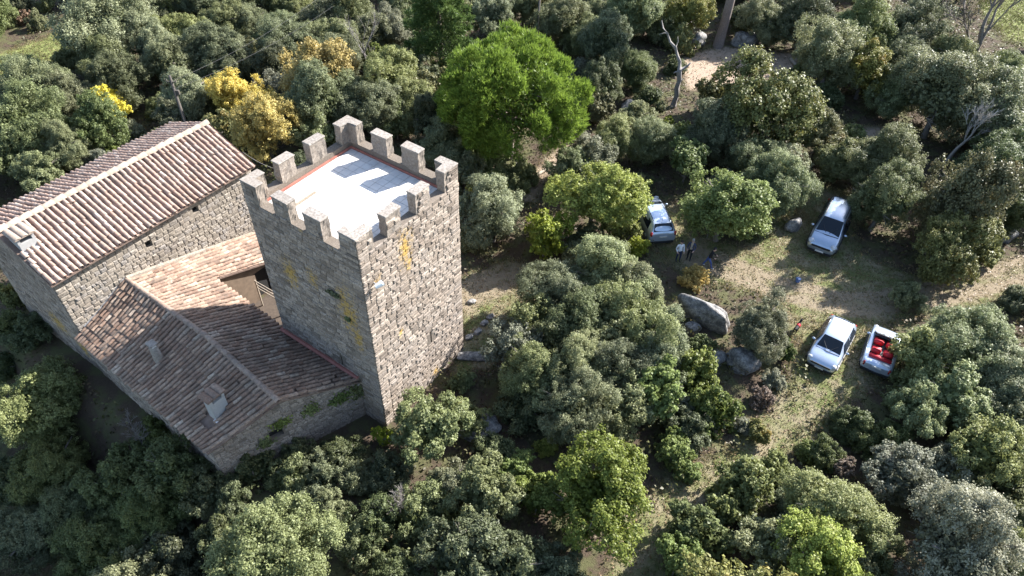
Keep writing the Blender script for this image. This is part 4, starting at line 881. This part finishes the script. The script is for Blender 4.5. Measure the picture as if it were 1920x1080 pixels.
# grass blades in the open places
sel = outb & (op > .3); x, y = gx_[sel], gy_[sel]; q = ground_attrs(x, y); keep = rng.uniform(0, 1, len(x)) < np.clip(.95-.75*q[0]-.95*q[2], .05, 1); x, y = x[keep], y[keep]
x = np.repeat(x, 3)+rng.normal(size=len(x)*3)*.10; y = np.repeat(y, 3)+rng.normal(size=len(y)*3)*.10; m = len(x)
gh_ = rng.uniform(.05, .16, m)*(1+1.2*np.clip(vnoise(x, y, 1.1, 8), 0, 1)); b = np.stack([x, y, gzv(x, y)], -1); ln_ = unit(np.stack([rng.normal(size=m)*.8, rng.normal(size=m)*.8, np.ones(m)], -1)); sd = unit(np.cross(ln_, rng.normal(size=(m, 3))))*.022
vv = np.stack([b-sd, b+sd, b+ln_*gh_[:, None]], 1).reshape(-1, 3); tt = np.clip((.5+.35*vnoise(x, y, .8, 9)+.3*rng.normal(size=m))*(1-.6*ground_attrs(x, y)[3]), 0, 1)
gmesh = np_mesh('grass', vv, np.arange(3*m).reshape(m, 3), leaf_mat('grass_blade', (.075, .10, .028), (.34, .28, .155), trans=.3, hue=0), tt)
tag(link(bpy.data.objects.new('grass', gmesh)), 'short dry and green grass on the open ground', 'grass', kind='stuff')
sel = outb & (op > .25) & (rng.uniform(0, 1, n) < .35); x, y = gx_[sel], gy_[sel]; m = len(x); P = np.stack([x, y, gzv(x, y)+rng.uniform(.01, .05, m)], -1)
fm = finish([leaf_quads(P, unit(rng.normal(size=(m, 3))*.3+np.array([0, 0, 1])), .10, rng, rng.uniform(0, 1, m), .6)], 'fallen_leaves'); fm.materials.append(leaf_mat('dry_leaf', (.10, .06, .035), (.34, .24, .14), trans=.1, hue=0))
tag(link(bpy.data.objects.new('fallen_leaves', fm)), 'brown fallen leaves scattered over the open ground', 'leaves', kind='stuff')
# plants on the walls
def wall_plant(label, c, r, nrm, n, mat, drop=1.0, name='wall_plant'):
    rg = np.random.default_rng(int(abs(c[0]*100)+abs(c[2]*37))); P = rg.normal(size=(n, 3))*np.array([r, r*.12, r*drop]); d = Vector(nrm); t = Vector((-d.y, d.x, 0))
    k = np.abs(P[:, 1])+.07; Q = np.stack([c[0]+t.x*P[:, 0]+d.x*k, c[1]+t.y*P[:, 0]+d.y*k, c[2]+P[:, 2]], -1)
    mm = finish([leaf_quads(Q, unit(rg.normal(size=(n, 3))*.6+np.array([d.x, d.y, .5])), .13, rg, rg.uniform(0, 1, n), .75)], name); mm.materials.append(mat)
    e = tag(castle_empty(name), label, 'plant'); link(bpy.data.objects.new('leaves', mm), e); bm = bmesh.new(); tube(bm, [(c[0]-d.x*.05, c[1]-d.y*.05, c[2]+r*.2), (c[0]+d.x*.06, c[1]+d.y*.06, c[2]-r*.3)], [.015, .01], 5); bmobj('stem', bm, M_bark, e)
wall_plant('larger green tuft growing from the shaded tower wall', (-2.0, 0, 9.0), .17, (0, -1, 0), 260, LM['D'], .4)
wall_plant('small green tuft lower on the shaded tower wall', (-1.35, 0, 7.7), .10, (0, -1, 0), 130, LM['D'], .5)
gd = (GB-GA).normalized(); gn = (gd.y, -gd.x, 0)
for s, z, r, dr, lb in ((3.3, 2.75, .27, .55, 'bright green ivy patch above the annex gable window'), (4.9, 2.7, .22, 1.1, 'tall bright green ivy streak on the annex gable wall'), (6.4, 2.45, .26, .8, 'dark ivy patch beside the tower corner on the gable'), (2.3, 1.9, .2, 1.0, 'thin ivy strip left of the annex gable window'), (7.4, 2.3, .3, 1.3, 'long ivy trail in the corner of tower and gable')):
    q = GA+gd*s; wall_plant(lb, (q.x, q.y, z), r, gn, int(750*r), LM['G'], dr, 'ivy')

# ------------------------------------------------------------------ cars
def paint(name, col, rough=.3, metal=0.0, coat=.6):
    k = NT(name); f = k.noise(2.5, 5, k.pos(), .7); k.set(k.b.inputs['Base Color'], k.mix(k.math('MULTIPLY', k.ramp(f, [(.5, (0, 0, 0)), (.8, (1, 1, 1))]), .3), c4(col), c4([x*.75 for x in col])))
    k.b.inputs['Roughness'].default_value = rough; k.b.inputs['Metallic'].default_value = metal; k.b.inputs['Coat Weight'].default_value = coat; k.b.inputs['Coat Roughness'].default_value = .08; return k.m
M_wpaint = paint('white_paint_sky_tint', (.50, .57, .67), .28, .55, 1.0); M_spaint = paint('silver_paint_sky_tint', (.42, .48, .56), .3, .75, 1.0)  # blue in both paints stands in for reflected sky
M_glass = NT('car_glass'); M_glass.b.inputs['Base Color'].default_value = (.012, .016, .022, 1); M_glass.b.inputs['Roughness'].default_value = .06; M_glass.b.inputs['Specular IOR Level'].default_value = .35; M_glass = M_glass.m
M_tyre = plain('tyre', (.02, .02, .02), .9); M_rim = plain('rim', (.42, .42, .43), .35, .8); M_trim = plain('black_trim', (.02, .02, .021), .6); M_lamp = plain('headlight', (.55, .57, .6), .15); M_tail = plain('tail_light', (.35, .02, .015), .25)
M_plate = plain('number_plate', (.6, .6, .58), .5); M_redf = plain('red_fabric', (.55, .02, .03), .6, nz=.15)
def panel(name, pts, mat, parent, off=.02, th=.015):
    P = [Vector(p) for p in pts]; nr = (P[1]-P[0]).cross(P[2]-P[0]).normalized(); c = sum(P, Vector())/len(P)
    if nr.dot(c-Vector((c.x*.4, 0, .5))) < 0: nr = -nr
    bm = bmesh.new(); a = [bm.verts.new(p+nr*off) for p in P]; b = [bm.verts.new(p+nr*(off-th)) for p in P]; n = len(P); bm.faces.new(a); bm.faces.new(b[::-1])
    for k in range(n): bm.faces.new((a[k], b[k], b[(k+1) % n], a[(k+1) % n]))
    bmesh.ops.recalc_face_normals(bm, faces=bm.faces); return bmobj(name, bm, mat, parent)
def wheel(x, y, r, w, parent):
    bm = bmesh.new(); s = 1 if y > 0 else -1; tube(bm, [(x, y-s*w/2, r), (x, y-s*w*.35, r), (x, y+s*w*.35, r), (x, y+s*w/2, r)], [r*.86, r, r, r*.88], 22); o = bmobj('wheel', bm, M_tyre, parent, True)
    bm = bmesh.new(); tube(bm, [(x, y+s*w*.38, r), (x, y+s*(w*.5+.012), r)], [r*.62, r*.58], 18); bmobj('rim', bm, M_rim, o)
def car_body(st, mat, parent, name='body'):
    bm = bmesh.new(); rings = []
    for (x, zb, ws, zm, wm, zt, wt) in st:
        half = [(0, zb), (ws*.75, zb), (ws, zb+.10), (wm*1.0, lerp(zb, zm, .55)), (wm*.985, zm), (lerp(wm, wt, .9), lerp(zm, zt, .88)), (wt*.82, zt), (0, zt+.015)]
        rings.append([bm.verts.new((x, y, z)) for y, z in half]+[bm.verts.new((x, -y, z)) for y, z in half[-2:0:-1]])
    n = len(rings[0])
    for a, b in zip(rings[:-1], rings[1:]):
        for k in range(n): bm.faces.new((a[k], a[(k+1) % n], b[(k+1) % n], b[k]))
    bm.faces.new(rings[0]); bm.faces.new(rings[-1][::-1]); bmesh.ops.recalc_face_normals(bm, faces=bm.faces)
    o = bmobj(name, bm, mat, parent, True); md = o.modifiers.new('s', 'SUBSURF'); md.levels = 2; md.render_levels = 2; return o
def car(name, label, p, head, sc, st, mat, g, cat='car'):
    """g: dict of glass and detail positions; x forward"""
    e = tag(empty(name, toz(p), head), label, cat); e.scale = (sc, sc, sc)
    b = car_body(st, mat, e); L0, L1 = st[0][0], st[-1][0]; W = max(s[4] for s in st)
    xr, zr, wr = g['roof_front']; xc, zc, wc = g['cowl']
    panel('windscreen', [(xr, wr, zr), (xc, wc, zc), (xc, -wc, zc), (xr, -wr, zr)], M_glass, e, .035)
    if 'roof_rear' in g:
        xb, zb_, wb = g['roof_rear']; xq, zq, wq = g['tail_glass']
        panel('rear_window', [(xb, wb, zb_), (xb, -wb, zb_), (xq, -wq, zq), (xq, wq, zq)], M_glass, e, .035)
        zl, wl = g['belt']
        for s in (1, -1):
            xs = g['side']
            for (x0, x1, y0, y1) in xs: panel('side_window', [(x0, s*wl, zl), (x1, s*wl, zl), (y1, s*(wr+.10), zr-.07), (y0, s*(wr+.10), zr-.07)], M_glass, e, .012)
            for xx in g.get('rails', []): 
                bm = bmesh.new(); tube(bm, [(xx[0], s*(wr+.0), zr+.09), (xx[1], s*(wr+.0), zr+.09)], [.025, .025], 6); bmobj('roof_rail', bm, M_trim, e)
    for s in (1, -1):
        for xw in g['axles']: wheel(xw, s*(W-.12), g['wr'], .2, e)
        bm = bmesh.new(); box(bm, (xc-.35, s*(W+.09), zc+.02), (.12, .2, .15), bev=.04); bmobj('mirror', bm, mat, e, True)
        hx, hy, hz = g['lamp']; bm = bmesh.new(); box(bm, (hx, s*hy, hz), (.30, .36, .15), Matrix.Translation((hx, s*hy, hz)) @ Matrix.Rotation(-s*.5, 4, 'Z') @ Matrix.Rotation(.35, 4, 'Y') @ Matrix.Translation((-hx, -s*hy, -hz)), .05); bmobj('headlight', bm, M_lamp, e, True)
        tx, ty, tz = g['tail']; bm = bmesh.new(); box(bm, (tx, s*ty, tz), (.16, .16, g.get('tailh', .3)), bev=.04); bmobj('tail_light', bm, M_tail, e, True)
    for s in (1, -1):
        bm = bmesh.new(); tube(bm, [(xc+.02, s*.10, zc+.05), (lerp(xc, xr, .45), s*.42, lerp(zc, zr, .45)+.06)], [.014, .010], 4); bmobj('wiper', bm, M_trim, e)
        bm = bmesh.new(); tube(bm, [(st[2][0], s*W*1.005, .36), (0, s*W*1.012, .34), (st[-3][0], s*W*1.0, .36)], [.05, .05, .05], 6); bmobj('side_moulding', bm, M_trim, e)
    bm = bmesh.new(); tube(bm, [(xc+.10, -wc, zc-.015), (xc+.16, 0, zc+.0), (xc+.10, wc, zc-.015)], [.022]*3, 5); bmobj('bonnet_seam', bm, M_trim, e)
    if 'roof_rear' in g: bm = bmesh.new(); tube(bm, [(g['roof_rear'][0]+.25, 0, zr+.06), (g['roof_rear'][0]+.05, 0, zr+.24)], [.018, .008], 5); bmobj('antenna', bm, M_trim, e)
    bm = bmesh.new(); box(bm, (L1+.0, 0, g['grille']), (.06, 1.15, .13), bev=.02); bmobj('grille', bm, M_trim, e)
    bm = bmesh.new(); box(bm, (L1-.02, 0, .30), (.1, 1.45, .14), bev=.03); bmobj('bumper', bm, M_trim, e)
    bm = bmesh.new(); box(bm, (L1+.045, 0, .42), (.02, .5, .11)); bmobj('number_plate', bm, M_plate, e)
    bm = bmesh.new(); box(bm, (L0-.03, 0, g.get('rplate', .8)), (.02, .5, .11)); bmobj('number_plate', bm, M_plate, e)
    bm = bmesh.new(); box(bm, (L0+.03, 0, .38), (.1, 1.5, .2), bev=.03); bmobj('bumper', bm, M_trim, e)
    return e
HATCH = [(-2.05, .34, .66, .62, .74, .86, .66), (-1.98, .27, .80, .80, .86, 1.02, .74), (-1.78, .22, .86, .96, .90, 1.30, .62), (-1.45, .20, .88, .98, .91, 1.46, .60), (-.5, .19, .88, .97, .91, 1.52, .63), (.30, .19, .88, .95, .91, 1.46, .60), (.72, .19, .88, .94, .91, 1.20, .68), (1.12, .19, .88, .92, .90, 1.00, .76), (1.62, .2, .87, .84, .88, .90, .72), (1.92, .24, .80, .68, .82, .74, .66), (2.05, .34, .66, .52, .68, .60, .56)]
GH = dict(roof_front=(.34, 1.43, .56), cowl=(1.02, 1.03, .69), roof_rear=(-1.52, 1.42, .52), tail_glass=(-1.86, 1.12, .62), belt=(.98, .895), side=[(-.32, .78, -.32, .34), (-1.42, -.40, -1.30, -.40)], axles=(-1.32, 1.30), wr=.31, lamp=(1.80, .64, .72), tail=(-1.93, .72, .90), grille=.62)
VAN = [(-2.18, .34, .78, .8, .84, 1.2, .70), (-2.12, .26, .86, 1.0, .89, 1.72, .66), (-1.9, .22, .88, 1.08, .91, 1.82, .66), (-.6, .2, .88, 1.08, .91, 1.86, .67), (.30, .2, .88, 1.06, .91, 1.80, .65), (.85, .2, .88, 1.05, .91, 1.45, .70), (1.30, .2, .88, 1.03, .90, 1.14, .76), (1.75, .2, .88, .92, .88, 1.02, .72), (2.02, .24, .82, .72, .83, .82, .64), (2.16, .34, .70, .55, .70, .64, .56)]
GV = dict(roof_front=(.42, 1.74, .59), cowl=(1.24, 1.16, .70), roof_rear=(-2.04, 1.72, .56), tail_glass=(-2.14, 1.25, .62), belt=(1.10, .895), side=[(-.2, 1.0, -.2, .42), (-1.2, -.3, -1.2, -.3), (-1.95, -1.3, -1.9, -1.3)], axles=(-1.35, 1.35), wr=.32, lamp=(1.93, .66, .84), tail=(-2.12, .78, 1.1), tailh=.5, grille=.68, rails=[(-1.8, .1)])
SUV = [(-2.18, .36, .74, .8, .82, 1.0, .70), (-2.12, .3, .86, .95, .90, 1.10, .76), (-1.95, .26, .90, 1.05, .93, 1.36, .66), (-1.62, .24, .90, 1.06, .93, 1.60, .64), (-.5, .23, .90, 1.05, .93, 1.66, .66), (.30, .23, .90, 1.03, .93, 1.60, .63), (.80, .23, .90, 1.02, .93, 1.30, .70), (1.18, .23, .90, 1.0, .92, 1.08, .78), (1.75, .24, .88, .92, .90, .98, .74), (2.05, .28, .82, .72, .83, .80, .68), (2.18, .38, .70, .55, .70, .64, .58)]
GS = dict(roof_front=(.36, 1.56, .58), cowl=(1.10, 1.11, .71), roof_rear=(-1.68, 1.55, .55), tail_glass=(-2.05, 1.16, .66), belt=(1.06, .915), side=[(-.3, .85, -.3, .36), (-1.55, -.4, -1.4, -.4)], axles=(-1.38, 1.38), wr=.34, lamp=(1.93, .68, .82), tail=(-2.08, .78, 1.0), tailh=.34, grille=.7, rails=[(-1.5, .2)], rplate=.85)
CAB = [(-1.80, .34, .62, .6, .72, .82, .64), (-1.72, .26, .78, .78, .82, .93, .72), (-1.4, .2, .82, .88, .84, .98, .74), (-.9, .19, .82, .90, .84, .93, .74), (0, .19, .82, .90, .84, .92, .74), (.55, .19, .82, .90, .84, .93, .74), (.9, .19, .82, .88, .84, .95, .72), (1.3, .2, .82, .80, .83, .88, .70), (1.62, .24, .76, .66, .78, .74, .62), (1.76, .34, .62, .5, .64, .58, .52)]
GC = dict(roof_front=(.22, 1.36, .56), cowl=(.80, .94, .68), axles=(-1.15, 1.12), wr=.29, lamp=(1.52, .58, .68), tail=(-1.70, .66, .75), grille=.5)
def heading(a, b, z=.5): p, q = at(*a, z), at(*b, z); return math.atan2((q-p).y, (q-p).x)
def mid(a, b, z): return (at(*a, z)+at(*b, z))*.5
h1 = heading((1590, 590), (1537, 690)); car('hatchback', 'white hatchback parked nose towards the footpath, in full view', at(1560, 643, .7), h1, 1.0, HATCH, M_wpaint, GH)
h2 = heading((1586, 378), (1537, 478)); car('passenger_van', 'silver boxy van parked under oaks with a dappled roof', at(1558, 425, .95), h2, 1.12, VAN, M_spaint, GV, 'van')
h3 = heading((1247, 450), (1213, 372)); car('suv', 'white SUV seen from behind next to the lime-yellow tree', at(1226, 405, .85), h3, 1.06, SUV, M_wpaint, GS)
h4 = heading((1632, 705), (1662, 612)); ec = car('open_top_car', 'small white open-top car with red seats half hidden by an oak', at(1653, 655, .6), h4, 1.05, CAB, M_wpaint, GC)
panel('interior', [(.5, .60, .93), (.5, -.60, .93), (-1.0, -.60, .95), (-1.0, .60, .95)], M_trim, ec, .03, .03)
for (x, y) in ((-.05, .32), (-.05, -.32), (-.78, .32), (-.78, -.32)):
    bm = bmesh.new(); box(bm, (x+.18, y, .98), (.46, .5, .12), bev=.05); box(bm, (x-.10, y, 1.10), (.16, .5, .40), bev=.06); bmobj('seat', bm, M_redf, ec, True)
bm = bmesh.new(); tube(bm, [(.78, .66, .95), (.24, .58, 1.36), (.24, -.58, 1.36), (.78, -.66, .95)], [.035]*4, 6); bmobj('windscreen_frame', bm, M_trim, ec)
bm = bmesh.new(); box(bm, (-1.22, 0, 1.03), (.3, 1.2, .1), bev=.04); bmobj('folded_roof', bm, M_redf, ec, True)

# ------------------------------------------------------------------ people and dog
M_skin = plain('skin', (.50, .32, .24), .6, nz=.05); M_hair = plain('dark_hair', (.02, .015, .012), .7); M_jean = plain('blue_jeans', (.06, .10, .28), .85, nz=.2); M_darkt = plain('dark_trousers', (.02, .022, .03), .85)
M_shoe = plain('shoe', (.55, .55, .55), .6); M_shoe2 = plain('dark_shoe', (.03, .028, .026), .6)
def skin_mesh(pts, edges, name, classify, mats, root=0):
    me = bpy.data.meshes.new(name); me.from_pydata([p[:3] for p in pts], edges, []); o = bpy.data.objects.new(name, me); COL.objects.link(o)
    m = o.modifiers.new('k', 'SKIN'); m.use_smooth_shade = True; sub = o.modifiers.new('s', 'SUBSURF'); sub.levels = 2; sub.render_levels = 2
    for i, p in enumerate(pts):
        d = me.skin_vertices[0].data[i]; r = p[3]; d.radius = r if isinstance(r, tuple) else (r, r); d.use_root = (i == root)
    dg = bpy.context.evaluated_depsgraph_get(); nm = bpy.data.meshes.new_from_object(o.evaluated_get(dg)); bpy.data.objects.remove(o)
    nm.materials.clear()
    for k in mats: nm.materials.append(k)
    for f in nm.polygons: f.material_index = classify(f.center)
    nm.shade_smooth(); return nm
def person(label, p, rz, top, legs, shoes, pose='stand', opening=None, hairc=M_hair):
    e = tag(empty('person', toz(p), rz), label, 'person')
    # x forward, y left
    if pose == 'stand': hip = .93; lean = 0; ft = [(.04, .11), (-.02, -.11)]; hands = [(.20, .20, .98), (.14, -.22, .95)]; elb = [(-.03, .27, 1.10), (-.05, -.27, 1.10)]
    else: hip = .90; lean = .16; ft = [(-.30, .09), (.30, -.10)]; hands = [(.40, .12, 1.05), (.34, -.16, 1.0)]; elb = [(.12, .27, 1.08), (.10, -.28, 1.08)]
    P = [(0, 0, hip, (.15, .12)), (lean*.3, 0, hip+.22, (.15, .11)), (lean*.8, 0, hip+.42, (.17, .12)), (lean, 0, hip+.53, .07), (lean*1.15+.01, 0, hip+.60, .062), (lean*1.25+.03, 0, hip+.70, (.085, .098)), (lean*1.3+.03, 0, hip+.80, (.075, .09))]; E_ = [(i, i+1) for i in range(6)]
    for k, s in enumerate((1, -1)):
        b = len(P); fx, fy = ft[k]; kx = fx*.5+.05 if pose != 'stand' else fx+.02
        P += [(0, s*.10, hip-.08, .095), (kx, s*.105, .49, .068), (fx, fy, .09, .045), (fx+.09, fy+s*.01, .045, .042), (fx+.17, fy+s*.02, .035, .035)]; E_ += [(0, b), (b, b+1), (b+1, b+2), (b+2, b+3), (b+3, b+4)]
        b = len(P); hx, hy, hz = hands[k]; ex, ey, ez = elb[k]; d = (Vector((hx, hy, hz))-Vector((ex, ey, ez))).normalized()
        P += [(lean*.9, s*.19, hip+.49, .068), (ex, ey, ez, .05), (hx, hy, hz, .034), tuple(Vector((hx, hy, hz))+d*.07)+((.034, .02),)]; E_ += [(2, b), (b, b+1), (b+1, b+2), (b+2, b+3)]
        pv = Vector(P[b+3][:3]); sd = d.cross(Z).normalized()
        for q in range(4):
            c = len(P); o1 = pv+sd*(-.027+.018*q); P += [tuple(o1+d*.045)+(.009,), tuple(o1+d*(.075-.008*abs(q-1.3))-Z*.02)+(.008,)]; E_ += [(b+3, c), (c, c+1)]
        c = len(P); P += [tuple(Vector((hx, hy, hz))+d*.03+sd*-.045*s)+(.010,), tuple(Vector((hx, hy, hz))+d*.075+sd*-.055*s-Z*.01)+(.009,)]; E_ += [(b+2, c), (c, c+1)]
    HV = [Vector(h) for h in hands]; hd = Vector(P[5][:3])
    def cls(c):
        if c.z > hip+.575: return 0
        if any((c-h).length < .15 and (c-Vector((0, 0, hip+.3))).length > (h-Vector((0, 0, hip+.3))).length-.01 for h in HV): return 0
        if c.z < .085: return 3
        if c.z < hip+.02: return 2
        if opening and abs(c.y) < .07 and c.x > .02: return 4
        return 1
    me = skin_mesh(P, E_, 'body', cls, [M_skin, top, legs, shoes, opening or top]); link(bpy.data.objects.new('body', me), e)
    bm = bmesh.new(); bmesh.ops.create_uvsphere(bm, u_segments=16, v_segments=10, radius=.115)
    for v in list(bm.verts):
        v.co = Vector((v.co.x*1.02-.02, v.co.y*.88, v.co.z*1.1+.035))
    bmesh.ops.delete(bm, geom=[v for v in bm.verts if v.co.z < .0 and v.co.x > -.02], context='VERTS'); o = bmobj('hair', bm, hairc, e, True); o.location = hd+Vector((-.005, 0, .055))
    for nm, sz, dp, mt in (('nose', .017, (.10, 0, .02), M_skin),)+tuple(('ear', .022, (0, q*.088, .02), M_skin) for q in (1, -1))+tuple(('eye', .011, (.085, q*.033, .045), M_hair) for q in (1, -1))+(('mouth', .014, (.088, 0, -.03), plain('lip', (.35, .14, .12))),):
        bm = bmesh.new(); bmesh.ops.create_uvsphere(bm, u_segments=8, v_segments=6, radius=sz); o = bmobj(nm, bm, mt, e, True); o.location = hd+Vector(dp)
    return e
toC = lambda p: math.atan2(-p.y, -p.x)
q = at(1270, 489, 0); person('person in a white top and dark blue trousers standing behind the SUV', q, toC(q)+.5, plain('white_top', (.72, .74, .78), .8), plain('navy_trousers', (.025, .035, .08), .85), M_shoe2)
q = at(1291, 486, 0); person('person in an open dark blue jacket over a beige shirt', q, toC(q)-.15, plain('navy_jacket', (.05, .06, .11), .85), M_darkt, M_shoe2, opening=plain('beige_shirt', (.42, .34, .24), .85), hairc=plain('grey_hair', (.25, .23, .21), .8))
q = at(1325, 500, 0); person('person in a black top and blue jeans walking with white shoes', q, toC(q)+1.6, plain('black_top', (.012, .012, .014), .85), M_jean, M_shoe, 'walk')
# dog with a red harness beside the bush
DQ = at(1492, 620, 0); e = tag(empty('dog', toz(DQ), heading((1486, 620), (1496, 606))), 'small black dog with a red harness beside the bush left of the hatchback', 'dog')
P = [(-.24, 0, .40, (.10, .09)), (0, 0, .40, (.10, .10)), (.20, 0, .42, (.12, .11)), (.33, 0, .54, .065), (.42, 0, .63, .072), (.53, 0, .60, .036), (-.36, 0, .45, .025), (-.48, 0, .56, .015)]; E_ = [(0, 1), (1, 2), (2, 3), (3, 4), (4, 5), (0, 6), (6, 7)]
for s in (1, -1):
    b = len(P); P += [(.22, s*.08, .30, .05), (.21, s*.08, .16, .028), (.22, s*.08, .03, .028), (.27, s*.08, .02, .022)]; E_ += [(2, b), (b, b+1), (b+1, b+2), (b+2, b+3)]
    b = len(P); P += [(-.22, s*.08, .28, .062), (-.17, s*.08, .21, .04), (-.29, s*.08, .13, .026), (-.27, s*.08, .03, .026), (-.21, s*.08, .02, .022)]; E_ += [(0, b), (b, b+1), (b+1, b+2), (b+2, b+3), (b+3, b+4)]
    b = len(P); P += [(.40, s*.055, .70, .022), (.37, s*.075, .74, .012)]; E_ += [(4, b), (b, b+1)]
M_fur = plain('black_fur', (.015, .013, .012), .85); me = skin_mesh(P, E_, 'body', lambda c: 0, [M_fur]); link(bpy.data.objects.new('body', me), e)
bm = bmesh.new(); tube(bm, [(.02, 0, .40), (.10, 0, .41), (.18, 0, .42)], [.118, .128, .132], 16, cap=False); bmobj('harness', bm, M_redf, e, True)
# a dropped blue thing on the track and logs by the clearing
bm = bmesh.new(); tube(bm, [(0, 0, .02), (0, 0, .25), (0, 0, .27)], [.14, .17, .18], 14); o = bmobj('bucket', bm, plain('blue_plastic', (.10, .16, .32), .5), None, True); o.location = toz(at(1495, 528, 0)); tag(o, 'small blue bucket standing on the track below the van', 'bucket')
def log(label, a, b, r):
    A, B = at(*a, 0), at(*b, 0); bm = bmesh.new(); tube(bm, [A+Z*(gz(A.x, A.y)+r), (A+B)*.5+Z*(gz(A.x, A.y)+r*1.1), B+Z*(gz(B.x, B.y)+r)], [r, r*.92, r*.8], 9); tag(bmobj('log', bm, M_wood, None, True), label, 'log')
log('brown log lying at the right edge of the sandy clearing', (1482, 112), (1502, 136), .16)
log('thin pale log along the back of the sandy clearing', (1380, 98), (1420, 92), .08)
log('dark fallen log beside the lane below the umbrella pine', (1003, 332), (1040, 312), .12)
